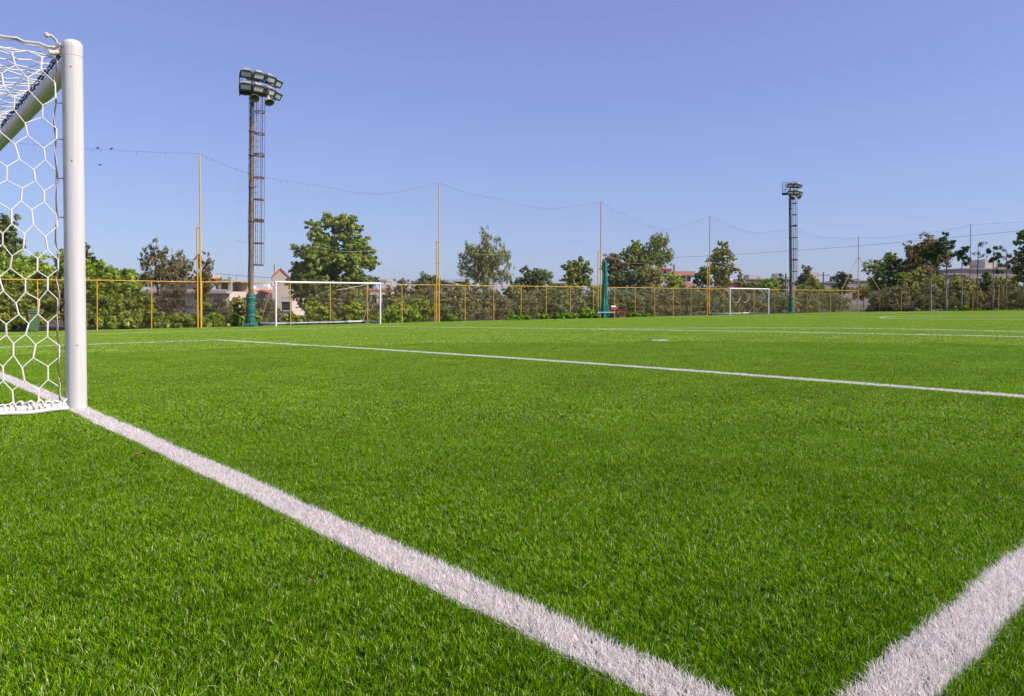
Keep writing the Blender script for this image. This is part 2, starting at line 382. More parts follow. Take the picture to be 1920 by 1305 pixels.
NV = 3; ti = 0; kinds = [(0, .5), (1, .5), (2, .5), (2, 2.0), (0, .125), (1, .125), (2, .25)]
for k_ in kinds:
    for _ in range(NV): tile_mesh(k_[0], k_[1], ti); ti += 1
gp, gi, ge = [], [], []; direct = {0: [], 1: [], 2: []}
def put(x, y, kind):
    gp.append((x, y, float(gz(y)))); gi.append(kind*NV+random.randrange(NV))
    tilt = math.atan((float(gz(y+.1))-float(gz(y-.1)))/.2)
    e = (Matrix.Rotation(tilt, 3, 'X') @ Matrix.Rotation(random.randrange(4)*math.pi/2, 3, 'Z')).to_euler(); ge.append(tuple(e))
SUB = (.125, .125, .25)
def crosses(x0, y0, s_):
    g = np.linspace(0, s_, max(3, int(s_/.06)+1)); X, Y = np.meshgrid(x0+g, y0+g)
    return (line_id(X, Y, .02)[0] >= 0).any()
for ix in range(-4, 41):
    for iy in range(-6, 17):
        x0, y0 = ix*2., iy*2.
        if x0+1 > 82.5 or y0 > 33.4: continue
        d = math.hypot(x0+1-CAM[0], y0+1-CAM[1])
        if d > 15.5 and not crosses(x0, y0, 2.0): put(x0+1, y0+1, 3); continue
        for jx in range(4):
            for jy in range(4):
                a, b = x0+jx*.5, y0+jy*.5; d2 = math.hypot(a+.25-CAM[0], b+.25-CAM[1])
                fw = (a+.25-CAM[0])*math.cos(YAW)+(b+.25-CAM[1])*math.sin(YAW)
                lod = 0 if (d2 < 4.6 and fw > .2) else 1 if (d2 < 15 and fw > -2) else 2
                if crosses(a, b, .5):
                    st = SUB[lod]
                    for ka in range(int(.5/st)):
                        for kb in range(int(.5/st)):
                            a2, b2 = a+ka*st, b+kb*st
                            if crosses(a2, b2, st): direct[lod].append((a2, b2))
                            else: put(a2+st/2, b2+st/2, 4+lod)
                else: put(a+.25, b+.25, lod)
me = bpy.data.meshes.new('grass'); me.from_pydata(gp, [], [])
at = me.attributes.new('tile', 'INT', 'POINT'); at.data.foreach_set('value', np.array(gi, 'i'))
at = me.attributes.new('eul', 'FLOAT_VECTOR', 'POINT'); at.data.foreach_set('vector', np.array(ge, 'f').reshape(-1))
go = link('grass', me); tag(go, 'green artificial grass blades covering the whole pitch', 'grass', kind='stuff')
ng = bpy.data.node_groups.new('grass_tiles', 'GeometryNodeTree')
ng.interface.new_socket('Geometry', in_out='INPUT', socket_type='NodeSocketGeometry'); ng.interface.new_socket('Geometry', in_out='OUTPUT', socket_type='NodeSocketGeometry')
gi_ = ng.nodes.new('NodeGroupInput'); go_ = ng.nodes.new('NodeGroupOutput')
ci = ng.nodes.new('GeometryNodeCollectionInfo'); ci.inputs['Collection'].default_value = tiles; ci.inputs['Separate Children'].default_value = True; ci.inputs['Reset Children'].default_value = True
ip = ng.nodes.new('GeometryNodeInstanceOnPoints'); ip.inputs['Pick Instance'].default_value = True
na = ng.nodes.new('GeometryNodeInputNamedAttribute'); na.data_type = 'INT'; na.inputs['Name'].default_value = 'tile'
nb = ng.nodes.new('GeometryNodeInputNamedAttribute'); nb.data_type = 'FLOAT_VECTOR'; nb.inputs['Name'].default_value = 'eul'
er = ng.nodes.new('FunctionNodeEulerToRotation')
ng.links.new(gi_.outputs[0], ip.inputs['Points']); ng.links.new(ci.outputs[0], ip.inputs['Instance'])
ng.links.new(na.outputs[0], ip.inputs['Instance Index']); ng.links.new(nb.outputs[0], er.inputs[0]); ng.links.new(er.outputs[0], ip.inputs['Rotation'])
ng.links.new(ip.outputs[0], go_.inputs[0])
md = go.modifiers.new('tiles', 'NODES'); md.node_group = ng
# cells that a white line crosses: built blade by blade
white = {}; green = {0: [], 1: [], 2: []}
for lod, cells in direct.items():
    if not cells: continue
    q = LOD[lod]; c = np.array(cells); st = SUB[lod]; dn = int(q['d']*st*st*(1., 1., .6)[lod])
    x = (c[:, 0:1]+rng.uniform(0, st, (len(c), dn))).ravel(); y = (c[:, 1:2]+rng.uniform(0, st, (len(c), dn))).ravel()
    wob = .004*np.sin(x*9+y*4)+.003*np.sin(x*23-y*17)
    ids, _ = line_id(x, y, wob + rng.normal(0, .004, len(x)))
    worn = np.sin(x*.9+1.0)+np.sin(x*2.3)+rng.normal(0, .8, len(x))
    tl = LNAMES.index('touchline'); ids[(ids == tl) & (worn < .2)] = -1
    fp = [i for i, nm in enumerate(LNAMES) if nm.startswith('far_')]
    ids[np.isin(ids, fp) & (np.sin(y*1.1)+rng.normal(0, .8, len(x)) < -.1)] = -1
    gm = ids < 0
    keep = gm
    V, rn, H = blades(x[gm], y[gm], gz(y[gm]), q['w'], q['h'], q['l'], seg=q['seg'], tuft=False); green[lod].append((V, rn, H))
    for nm in set(LNAMES):
        ks = [i for i, n2 in enumerate(LNAMES) if n2 == nm]; mk = np.isin(ids, ks)
        if mk.any():
            X, Y = x[mk], y[mk]
            rep = 2 if lod == 2 else 1
            X = np.concatenate([X]+[X+rng.normal(0, .004, len(X)) for _ in range(rep-1)]); Y = np.concatenate([Y]+[Y+rng.normal(0, .004, len(Y)) for _ in range(rep-1)])
            V, rn, H = blades(X, Y, gz(Y), q['w']*(1.15, 1.7, 1.3)[lod], q['h']*1.15, q['l']*1.35, seg=q['seg'], tuft=False)
            white.setdefault(nm, []).append((V, rn, H, q['seg']))
for lod, parts in green.items():
    if parts:
        V, rn, H = parts[0]
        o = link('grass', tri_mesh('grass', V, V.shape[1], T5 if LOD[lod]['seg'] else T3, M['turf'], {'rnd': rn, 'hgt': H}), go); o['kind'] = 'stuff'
for nm, parts in white.items():
    for sg in (True, False):
        ps = [p for p in parts if p[3] == sg]
        if not ps: continue
        V = np.concatenate([p[0] for p in ps]); rn = np.concatenate([p[1] for p in ps]); H = np.concatenate([p[2] for p in ps])
        o = link('white_'+nm, tri_mesh(nm, V, V.shape[1], T5 if sg else T3, M['white_turf'], {'rnd': rn, 'hgt': H})); tag(o, kind='structure')
# ------------------------------------------------------------------ near goal
H = 2.568
g = thing('football_goal', 'large white full-size football goal with hexagonal net in the left foreground', 'goal', (0, 0, 0))
def post_mesh(name, y, parent):
    mb = MB(); r = .066; z0 = float(gz(y)); prof = [(r, -.05), (r, H-.115)]
    mb.lathe([(r, z0-.05), (r, 1.2), (r, H-.118)], 40)
    p = mb.build(name, M['white'], parent, (0, y, 0))
    c = MB(); pr = [(r-.002, H-.118), (r+.0004, H-.1155), (r+.0004, H-.06)]
    for a in range(1, 9): th = a/8*math.pi/2; pr.append(((r+.0012)-(.045)*(1-math.cos(th)), H-.045+.045*math.sin(th)-.0))
    pr[-1] = (.02, H); c.lathe(pr, 40); c.build('post_cap', M['white'], p)
    return p
p0 = post_mesh('post', 0, g); post_mesh('post', 7.44, g)
for sx, sz in ((-.62, H-.20), (-.62, 1.72), (.42, .44)):
    mb = MB(); a = math.atan2(CAM[1], CAM[0])+sx*.25
    mb.lathe([(.0045, 0), (.0045, .003), (.002, .004)], 10, Matrix.Translation((.0655*math.cos(a), .0655*math.sin(a), sz)) @ Matrix.Rotation(a, 4, 'Z') @ Matrix.Rotation(math.pi/2, 4, 'Y'))
    mb.build('screw', M['rust'], p0)
CBZ = H-.155
mb = MB(); n = 28; vs = []
mb.tube([(0, y, CBZ) for y in (.05, 2.5, 5, 7.39)], .062, 32); cb = mb.build('crossbar', M['white'], g)
mb = MB(); pts = []
y = .1
while y < 7.3: pts.append((-.045+.004*math.sin(y*31), y, CBZ+.062+.010*abs(math.sin(y*17)))); y += .05
mb.tube(pts, .007, 6)
pts = [(x-.018, y_, z+.006+.006*math.sin(y_*23)) for x, y_, z in pts]; mb.tube(pts, .005, 5); mb.build('net_cord', M['black_cord'], cb)
for k in range(40):
    mb = MB(); y = .14+k*.18; mb.tube([(-.03, y, CBZ+.05), (-.05, y+.004, CBZ+.085), (-.07, y+.012, CBZ+.05)], .006, 5); mb.build('net_clip', M['black_cord'], cb)
# cord and hooks along the post
HZ = [.05, .18, .42, .735, 1.06, 1.33, 1.60, 1.87, 2.12, 2.33]
mb = MB(); pts = []
for i in range(60):
    z = .05+i/59*2.36; k = np.interp(z, HZ, range(len(HZ))); bow = abs(math.sin(k*math.pi))
    pts.append((-.100-.012*bow+.004*math.sin(z*9), .004*math.sin(z*7), z))
mb.tube(pts, .0055, 6); mb.build('brown_cord', M['cord'], g)
mb = MB(); mb.tube([(x+.006*math.sin(i*1.1), y_+.006*math.cos(i*1.1), z) for i, (x, y_, z) in enumerate(pts)], .0022, 5); mb.build('lacing', M['net'], g)
for z in HZ[:9]:
    mb = MB(); mb.tube([(-.055, 0, z), (-.085, 0, z), (-.100, .004, z-.004), (-.108, 0, z+.008), (-.098, -.004, z+.014)], .0042, 6); mb.build('net_hook', M['rust'], g)
# frame behind the goal line
TD, BD = .95, 2.05     # depth of the net at the top and at the bottom
for y in (0, 7.44):
    mb = MB(); mb.tube([(-.05, y, float(gz(y))+.035), (-BD, y, float(gz(y))+.035)], .026, 14); mb.build('side_bar', M['white_bar'], g)
mb = MB(); mb.tube([(-BD, 0, .03), (-BD, 7.44, float(gz(7.44))+.035)], .026, 14); mb.build('back_bar', M['white_bar'], g)
for y in (0, 7.44):
    mb = MB(); mb.tube([(-TD-.25, y, H+.02), (-BD, y, .05)], .019, 10); mb.build('net_stay', M['white_bar'], g)
def strands(segs, r, name, mat, parent, n=6):
    mb = MB()
    for s_ in segs: mb.tube(s_, r, n, caps=False)
    return mb.build(name, mat, parent)
def hexnet(f, S, T, w, vh, dh, rv, rd, name, nsub=1):
    """hexagonal net over parameters s in [0,S], t in [0,T] mapped by f; vertical strands doubled (thicker)"""
    V, D = [], []; per = vh+dh; rows = int(T/per)+2; cols = int(S/w)+2
    def P(s, t): return None if (s < -.001 or s > S+.001 or t < -.001 or t > T+.001) else f(s, t)
    def seg(a, b, lst):
        (s0, t0), (s1, t1) = a, b; pts = []
        for k in range(nsub+1):
            q = P(s0+(s1-s0)*k/nsub, min(max(t0+(t1-t0)*k/nsub, 0), T))
            if q is not None: pts.append(q)
        if len(pts) > 1: lst.append(pts)
    for i in range(rows):
        off = w/2 if i % 2 else 0; t0 = i*per
        for j in range(-1, cols):
            s0 = j*w+off
            seg((s0, t0), (s0, t0+vh), V)
            seg((s0, t0+vh), (s0+w/2, t0+per), D); seg((s0, t0+vh), (s0-w/2, t0+per), D)
    mb = MB()
    for s_ in V: mb.tube(s_, rv, 6, caps=True)
    for s_ in D: mb.tube(s_, rd, 5, caps=False)
    return mb
def jig(a, b): return .010*math.sin(a*13.1+b*7.7)+.008*math.sin(a*5.3-b*11.9+1)+.006*math.sin(a*29+b*23)
def side(yside):
    def f(s, t):            # s back from the post, t up from the ground
        k = 1-t/2.42; depth_ = .105+s*(1+.0*k)
        sk = .05*math.sin(t*2.1)+.03*k
        x = -(.105+s*1.0) + (jig(s, t)*1.1 + (sk-.03)*min(s*2.5, 1.0))*min(1, s*6+.15)
        lim = -(TD + (BD-TD)*k)
        return (max(x, lim), yside+(.035*math.sin(s*3+t*1.3)*min(1, s*3)+jig(t, s)*.6), .06+t*(2.36/2.42) + jig(s+3, t)*.9*math.sin(min(1, t*3)*1.5) + .05*min(s, 1.)*t/2.4)
    return f
for y in (0, 7.44):
    mb = hexnet(side(y), 1.95, 2.42, .138, .088, .066, .0055, .0035, 'net')
    mb.build('side_net', M['net'], g)
def roof(s, t): return (-.06-t*(TD-.06)/.9, .08+s+jig(s, t), H-.085-.05*math.sin(t*3.3)-.035*math.sin(s*2.2)**2+.06*t+jig(t, s))
mb = hexnet(roof, 7.25, .9, .135, .085, .06, .005, .0036, 'net'); mb.build('roof_net', M['net'], g)
def rear(s, t): k = t/2.55; return (-TD-(BD-TD)*(1-k)+.05*math.sin(s*1.7)*math.sin(k*3), .05+s+jig(s, t), .05+k*(H-.13))
mb = hexnet(rear, 7.3, 2.55, .135, .098, .066, .0055, .0038, 'net'); mb.build('rear_net', M['net'], g)
for y in (0, 7.44):
    mb = MB(); top = [(-.06-i*.045, y+.006*math.sin(i*1.7), H-.075+.0022*i+.006*math.sin(i*2.3)) for i in range(21)]
    mb.tube(top, .0075, 7); mb.tube([(x, y_+.008, z-.016+.005*math.sin(i*1.3)) for i, (x, y_, z) in enumerate(top)], .0055, 6)
    mb.tube([(-.05, y, H-.13), (-.075, y+.02, H-.10), (-.10, y, H-.075), (-.085, y-.02, H-.05), (-.06, y, H-.045), (-.07, y+.02, H-.09), (-.11, y-.01, H-.11)], .010, 7)
    mb.tube([(-.085, y, H-.06), (-.10, y-.005, H-.02), (-.125, y-.01, H-.0), (-.15, y-.01, H+.003)], .009, 7); mb.lathe([(.004, -.018), (.016, -.01), (.017, .006), (.006, .016)], 8, Matrix.Translation((-.155, y-.01, H+.0)))
    mb.lathe([(.016, -.03), (.018, 0), (.016, .03)], 10, Matrix.Translation((-.115, y-.02, H-.115)) @ Matrix.Rotation(1.3, 4, 'Y'))
    mb.build('top_rope', M['net_old'], g)
    rp = random.Random(5)
    mb = MB()
    for q in range(3):
        pts = []; i = 0; x = -.06
        while x > -BD: pts.append((x, y+.022*math.sin(x*41+q*2)+rp.uniform(-.012, .012), .055+.024*math.cos(x*37+q*2.2)+rp.uniform(-.01, .014)+float(gz(y)))); x -= .018
        mb.tube(pts, .0062, 6)
    x = -.09
    while x > -BD:                       # net gathered in loops over the bar
        a0 = rp.uniform(0, 6); R0 = rp.uniform(.028, .042); mb.tube([(x+.010*math.sin(a*1.7), y+R0*math.cos(a+a0), .04+R0*1.05*math.sin(a+a0)+float(gz(y))) for a in np.linspace(0, 5.4, 9)], .0045, 5, caps=False); x -= .035
    mb.build('gathered_net', M['net'], g)
    mb = MB(); pts = [(-.07-.05*i, y-.105-.02*math.sin(i*.5)-.004*i, .03+.004*math.sin(i)+float(gz(y))) for i in range(38)]; mb.tube(pts, .013, 8)
    mb.build('ground_rope', M['net'], g)

# ------------------------------------------------------------------ long fence, end fence
def wires(p0, p1, z0, z1, pitch, th, top=None):
    """diamond wire mesh: straight diagonal wires between two ground points, clipped to [z0, z1]"""
    p0, p1 = np.array(p0, float), np.array(p1, float); Lh = np.hypot(*(p1-p0)); d = (p1-p0)/Lh; Ht = z1-z0; vs = []; fs = []
    nrm = np.array([-d[1], d[0]])
    for sgn in (1, -1):
        s0 = -Ht
        while s0 < Lh:
            a = (s0, 0.) if sgn > 0 else (s0, Ht); b = (s0+Ht, Ht) if sgn > 0 else (s0+Ht, 0.)
            lo, hi = 0., 1.
            if a[0] < 0: lo = -a[0]/Ht
            if b[0] > Lh: hi = (Lh-a[0])/Ht
            if hi > lo:
                A = (a[0]+Ht*lo, a[1]+(b[1]-a[1])*lo); B = (a[0]+Ht*hi, a[1]+(b[1]-a[1])*hi); n = len(vs)
                for (s, z) in (A, B):
                    if top: z = z*(top(s)-z0)/Ht
                    q = p0+d*s
                    for ox, oz in ((0, th*.6), (th*.5, -th*.3), (-th*.5, -th*.3)):
                        vs.append((q[0]+nrm[0]*(ox+sgn*th*.5), q[1]+nrm[1]*(ox+sgn*th*.5), z0+z+oz))
                fs += [(n, n+1, n+4, n+3), (n+1, n+2, n+5, n+4), (n+2, n, n+3, n+5)]
            s0 += pitch
    mb = MB(); mb.add(vs, fs); return mb
FH = 2.28
def fzb(u): return max(float(gz(u)), GZ-.02)
f1 = thing('chain_link_fence', 'long chain-link fence with yellow posts and top rail along the left side of the pitch', 'fence', (0, FU, GZ))
VX = [-2.2+2.36*i for i in range(36)]
VX = [v for v in VX if v < FV-.6]+[FV]
for i, v in enumerate(VX):
    mb = MB(); wr = random.uniform(-.004, .004); mb.tube([(0, 0, -.05), (wr*6, 0, 1.1), (wr*8, 0, FH)], .025, 10)
    mb.build('post', M['yellow'] if v < 52 or i % 3 == 0 else M['yellow_worn'], f1, (v, 0, 0))
mb = MB(); mb.tube([(v, 0, FH+.02+.01*math.sin(v)) for v in np.linspace(-2.2, FV, 60)], .023, 8); mb.build('top_rail', M['rail'], f1)
wires((-2.2, -.035), (FV, -.035), .03, FH, .10, .0023).build('wire_mesh', M['wire'], f1)
for z in (.78, 1.42):
    mb = MB(); mb.tube([(v, -.04, z+.012*math.sin(v*1.9)) for v in np.linspace(-2.2, FV, 80)], .004, 4); mb.build('tension_wire', M['wire'], f1)
f2 = thing('chain_link_fence', 'weathered chain-link fence with yellow posts behind the far end of the pitch', 'fence', (FV, FU, GZ))
UE = [FU-2.25*i for i in range(1, 22)]
for i, u in enumerate(UE):
    mb = MB(); zb = fzb(u)-GZ; mb.tube([(0, 0, zb-.05), (0, 0, FH+zb)], .029, 8); mb.build('post', M['yellow'] if i % 3 else M['yellow_worn'], f2, (0, u-FU, 0))
mb = MB(); mb.tube([(0, u-FU, FH+fzb(u)-GZ) for u in [FU]+UE], .018, 6); mb.build('top_rail', M['rust'], f2)
wires((.03, 0), (.03, UE[-1]-FU), .03, FH, .12, .0026, None).build('wire_mesh', M['wire'], f2)

# tall poles of the ball-stop net with their stub posts
def pole(x, ytop, ystub, lab, bottom_mat, top_mat, braces=None, side_v=None, stub_dx=-.16):
    P = at_u(x, 560, FU-.12) if side_v is None else at_v(x, 560, side_v-.12)
    T = at_u(x, ytop, FU-.12) if side_v is None else at_v(x, ytop, side_v-.12)
    base = fzb(P[1]); h = T[2]-base; t = thing('net_pole', lab, 'pole', (P[0], P[1], base), group='tall poles holding the ball-stop net')
    hs = min(h*.55, 4.8)
    mb = MB(); mb.tube([(0, 0, -.05), (.0, 0, hs)], .042, 12); mb.build('lower_tube', bottom_mat, t)
    mb = MB(); mb.tube([(0, 0, hs-.02), (.01, 0, h*.8), (0, 0, h)], [.036, .034, .030], 10); mb.build('upper_tube', top_mat, t)
    if ystub:
        S = at_u(x, ystub, FU-.12) if side_v is None else at_v(x, ystub, side_v-.12); s_h = S[2]-base
        dx = stub_dx*(1.2 if x > 1000 else .8); dy = .08
        mb = MB(); mb.tube([(dx, dy, -.05), (dx, dy, s_h)], .036, 10); mb.build('stub_post', bottom_mat, t)
        for q in (.28, .5, .72, .985):
            mb = MB(); mb.bar((dx, dy, s_h*q), (0, 0, s_h*q), .05, .03); mb.build('clamp', M['rust'], t)
    if braces:
        for (bx, by, top_) in braces:
            mb = MB(); mb.tube([(bx, by, 0.0 if top_ > 0 else 0), (0, 0, abs(top_))], .035, 8); mb.build('brace', M['yellow'], t)
    return t, Vector((P[0], P[1], base+h))
PL = []
PL.append(Vector((-6.5, FU-.12, at_u(170, 294, FU-.12)[2]+.1)))
PL.append(pole(376.5, 288, 425, 'tallest-looking yellow net pole, just left of the nearer floodlight tower', M['yellow'], M['yellow'])[1])
PL.append(pole(823, 342, 452, 'tall yellow net pole standing right of the nearer small goal', M['yellow'], M['yellow'])[1])
PL.append(pole(1126, 378, 470, 'tall weathered net pole beside the bundled green netting', M['yellow'], M['yellow_worn'])[1])
PL.append(pole(1330, 405, 487, 'tall weathered net pole just left of the farther small goal', M['yellow'], M['yellow_worn'])[1])
t, q = pole(1487.5, 428, 500, 'thin yellow net pole close behind the farther floodlight tower', M['yellow'], M['yellow_worn']); PL.append(q)
P = at_u(1609, 586, FU-.12)
t, q = pole(1608.5, 444, None, 'grey net pole with two yellow slanting braces at the fence corner', M['yellow_worn'], M['grey_steel'])
zt = (at_u(1608.5, 480, FU-.12)[2]-fzb(FU-.12))
for tgt in (np.array([FV-4.1, FU-.05]), np.array([FV-.05, FU-2.3])):
    mb = MB(); mb.tube([(tgt[0]-t.location.x, tgt[1]-t.location.y, FH-.02), (0, 0, zt)], .032, 8); mb.build('brace', M['yellow_worn'], t)
PL.append(q)
t, q = pole(1818, 421, None, 'grey net pole with yellow braces behind the far end of the pitch', M['yellow_worn'], M['grey_steel'], side_v=FV)
for k in (.5, 1.3):
    mb = MB(); mb.tube([(.5, -.85*k, 1.0), (0, 0, 5.4)], .024, 8); mb.build('brace', M['yellow'], t)
PL.append(q)
q = Vector((FV-.1, -6, 8.6)); PL.append(q)
# the ball-stop net itself: fine diamond net with head, middle and foot ropes, sagging between the poles
bn = thing('ball_stop_net', 'very fine tall ball-stop net sagging between the poles above the fence', 'net', (0, 0, 0))
for i in range(len(PL)-1):
    a, b = PL[i], PL[i+1]; Ls = (b-a).length; sag = [.25, 1.15, .85, 1.35, .8, .5, .4, .3][i]
    n = 40; pts = []
    for k in range(n+1):
        s = k/n; p = a.lerp(b, s); p.z -= sag*4*s*(1-s)*(1+.15*math.sin(s*9+i)); pts.append(p)
    mb = MB(); mb.tube(pts, .0065, 4)
    for k in range(1, n, 1):                       # knots and loops hanging from the head rope
        if random.random() < .6: p = pts[k].lerp(pts[k-1], random.random()); mb.tube([p, p+Vector((random.uniform(-.05, .05), 0, -random.uniform(.06, .2)))], .008, 4)
    mb.build('head_rope', M['thin_net'], bn)
    zf = GZ+FH+.03
    def top(s, a=a, b=b, Ls=Ls, sag=sag): q_ = min(max(s/((b-a).xy.length), 0), 1); return a.z+(b.z-a.z)*q_-sag*4*q_*(1-q_)
    wires((a.x, a.y), (b.x, b.y), zf, (a.z+b.z)/2, .13, .0019, top).build('mesh_panel', M['thin_net'], bn)
    mid = [Vector((p.x, p.y, zf+(p.z-zf)*.36+.08*math.sin(k*.5))) for k, p in enumerate(pts)]
    mb = MB(); mb.tube(mid, .0055, 4); mb.build('middle_rope', M['net_old'], bn)

# ------------------------------------------------------------------ floodlight towers
RZ = math.atan2(_R[1], _R[0])
def lamp_parts(parent, x, y, z, az, s=1.0):
    """one floodlight: tilted housing with gear box on top, frame and glass; facing -y turned by az"""
    Mx = Matrix.Translation((x, y, z)) @ Matrix.Rotation(az, 4, 'Z') @ Matrix.Rotation(R_(32), 4, 'X')
    w_, h_, d_ = .29*s, .165*s, .15*s
    mb = MB(); fr = [(-w_, -d_, -h_), (w_, -d_, -h_), (w_, -d_, h_), (-w_, -d_, h_)]; bk = [(-w_*.75, d_, -h_*.6), (w_*.75, d_, -h_*.6), (w_*.75, d_, h_*.6), (-w_*.75, d_, h_*.6)]
    mb.add([Mx @ Vector(p) for p in fr+bk], [(0, 1, 2, 3), (7, 6, 5, 4), (1, 0, 4, 5), (2, 1, 5, 6), (3, 2, 6, 7), (0, 3, 7, 4)])
    for (a, b, c, d) in ((-w_, w_, h_-.03, h_+.02), (-w_, w_, -h_-.02, -h_+.045), (-w_-.01, -w_+.035, -h_, h_), (w_-.035, w_+.01, -h_, h_)):
        q = MB().box(a, b, -d_-.03, -d_-.002, c, d); mb.add([Mx @ Vector(p) for p in q.v], q.f)
    lp = mb.build('floodlight', M['lamp_case'], parent)
    q = MB().box(-w_+.05, w_-.05, -d_-.012, -d_-.005, -h_+.055, h_-.04); mb = MB(); mb.add([Mx @ Vector(p) for p in q.v], q.f); mb.build('lens', M['lens'], lp)
    q = MB().bbox(-w_*.55, w_*.65, d_*.1, d_*1.3, h_*.75, h_*.75+.09*s, .02); mb = MB(); mb.add([Mx @ Vector(p) for p in q.v], q.f); mb.build('gear_box', M['lamp_top'], lp)
    q = MB(); q.tube([(-w_-.02, .0, 0), (-w_-.02, .05, -h_-.08), (w_+.02, .05, -h_-.08), (w_+.02, 0, 0)], .014, 5); mb = MB(); mb.add([Mx @ Vector(p) for p in q.v], q.f); mb.build('bracket', M['rust'], lp)
def horn(parent, x, y, z, az, tilt=55):
    Mx = Matrix.Translation((x, y, z)) @ Matrix.Rotation(az, 4, 'Z') @ Matrix.Rotation(R_(90+tilt), 4, 'X') @ Matrix.Diagonal((1., 1., 1., 1.))
    mb = MB(); mb.lathe([(.06, -.30), (.085, -.27), (.085, -.14), (.06, -.1), (.075, .0), (.11, .12), (.17, .22), (.245, .28), (.25, .30), (.235, .295)], 20, Mx, caps=False)
    hn = mb.build('loudspeaker', M['horn'], parent)
    mb = MB(); mb.lathe([(.235, .295), (.16, .215), (.10, .11), (.06, .02), (.01, .02)], 20, Mx, caps=False); mb.lathe([(.03, .05), (.035, .14), (.01, .16)], 10, Mx); mb.build('horn_inside', M['horn_in'], hn)
    mb = MB(); mb.bar((x, y, z+.05), (x, y+.15, z+.42), .035); mb.build('bracket', M['rust'], hn)
def tower(x, ytop, lab, mode):
    P = at_u(x, 600, 32.75); base = fzb(P[1]); hp = at_u(x, ytop, 32.75)[2]-base    # platform height
    t = thing('floodlight_tower', lab, 'floodlight tower', (P[0], P[1], base), math.atan2(P[1]-CAM[1], P[0]-CAM[0])-math.pi/2, 'floodlight towers beside the pitch')
    t.rotation_euler[1] = R_(.75 if mode == 0 else -1.0)      # neither mast is quite plumb
    mb = MB(); mb.tube([(0, 0, -.05), (0, 0, 3.0), (0, 0, 7.2), (0, 0, 10.2), (0, 0, hp+.1)], [.128, .124, .115, .105, .098] if mode == 0 else [.13, .125, .118, .11, .105], 20)
    for z in (1.72, 7.15, 10.0): mb.lathe([(.12, z-.03), (.165, z-.03), (.165, z+.03), (.11, z+.03)], 16)
    mb.build('mast', M['mast'] if mode == 0 else M['mast_dark'], t)
    if mode == 0:
        mb = MB(); mb.tube([(0, 0, hp-1.6), (0, 0, hp)], .108, 20); mb.build('dark_sleeve', M['mast_dark'], t)
    # padding wrapped round the foot
    prof = []
    for i in range(25):
        z = .02+i/24*1.66; prof.append((.228+.012*math.sin(z*9)+.006*math.sin(z*23)+(.05 if i < 2 else 0)-(.03 if i == 24 else 0), z))
    mb = MB(); mb.lathe([(.17, .02)]+prof+[(.17, 1.69)], 28, Matrix.Diagonal((1.0, .95, 1, 1))); pd = mb.build('foot_padding', M['pad'], t)
    mb = MB()
    for q in (.55, 1.05, 1.45): mb.tube([(.240*math.cos(a), .228*math.sin(a), q+.07*math.cos(a+1)) for a in np.linspace(0, 2*math.pi, 25)], .008, 5)
    mb.build('tie_rope', M['net_old'], pd)
    mb = MB()
    for k in range(14):
        a = k*.45+.2; r0 = .3+.09*random.random(); mb.tube([(.24*math.cos(a), .24*math.sin(a), .13), (r0*math.cos(a), r0*math.sin(a), .07), ((r0+.07)*math.cos(a+.15), (r0+.07)*math.sin(a+.15), .01)], [.05, .06, .03], 7)
    mb.build('loose_skirt', M['pad'], pd)
    # ladder with safety cage to the right of the mast
    zb = 3.15 if mode == 0 else 2.9
    lad = [(.22, -.02), (.33, -.22)]
    for (lx, ly) in ((.20, .05), (.30, -.22)):
        mb = MB(); mb.bar((lx, ly, zb), (lx, ly, hp), .035); mb.build('ladder_rail', M['grey_steel'], t)
    z = zb+.1
    while z < hp: mb = MB(); mb.tube([(.20, .05, z), (.30, -.22, z)], .010, 5); mb.build('rung', M['rust'], t); z += .33
    cxy = (.42, -.02); hoops = np.linspace(zb+.02, hp-1.0, 8)
    for i, z in enumerate(hoops):
        mb = MB(); pts = [(.14, .12, z), (.30, .25, z), (.50, .25, z), (.62, .08, z), (.62, -.15, z), (.48, -.30, z), (.30, -.26, z), (.12, -.12, z)]
        for a, b in zip(pts[:-1], pts[1:]): mb.bar(a, b, .012, .06)
        for dz in ((.09,) if i in (2, 5) else ()):
            for a, b in zip(pts[:-1], pts[1:]): mb.bar((a[0], a[1], z+dz), (b[0], b[1], z+dz), .012, .05)
        if i in (2, 5): mb.lathe([(.11, z-.02), (.17, z-.02), (.17, z+.03), (.11, z+.03)], 14)
        mb.build('cage_hoop', M['rust'], t)
        if i < 7:
            mb = MB(); mb.bar((.12, 0, z-.5*0), (.20, 0, z), .04); mb.build('ladder_clamp', M['rust'], t)
    for (cx, cy, mt) in ((.62, -.04, 'grey_steel'), (.50, .25, 'rust'), (.50, -.30, 'dark_steel'), (.42, -.29, 'rust')):
        mb = MB(); mb.bar((cx, cy, zb), (cx, cy, hp), .022, .03); mb.build('cage_bar', M[mt], t)
    # platform
    mb = MB()
    X0, X1, Y0, Y1 = (-.62, .80, -.45, .75) if mode == 0 else (-.72, .62, -.3, .8)
    mb.box(X0, X1, Y0, Y1, hp-.03, hp+.03)
    for k in range(6): x_ = X0+(X1-X0)*k/5; mb.bar((x_, Y0, hp-.06), (x_, Y1, hp-.06), .04, .06)
    mb.bar((X0, 0, hp-.1), (X1, 0, hp-.1), .08, .1); mb.bar((X0, Y0, hp-.08), (X1, Y0, hp-.08), .05, .08); mb.build('platform', M['dark_steel'], t)
    mb = MB()
    xs_ = np.linspace(X0, X1, 3 if mode == 0 else 5); ys_ = np.linspace(Y0, Y1, 3 if mode == 0 else 5)
    hh = .75 if mode == 0 else 1.0
    for x_ in xs_:
        for y_ in (Y0, Y1): mb.bar((x_, y_, hp), (x_, y_, hp+hh), .03)
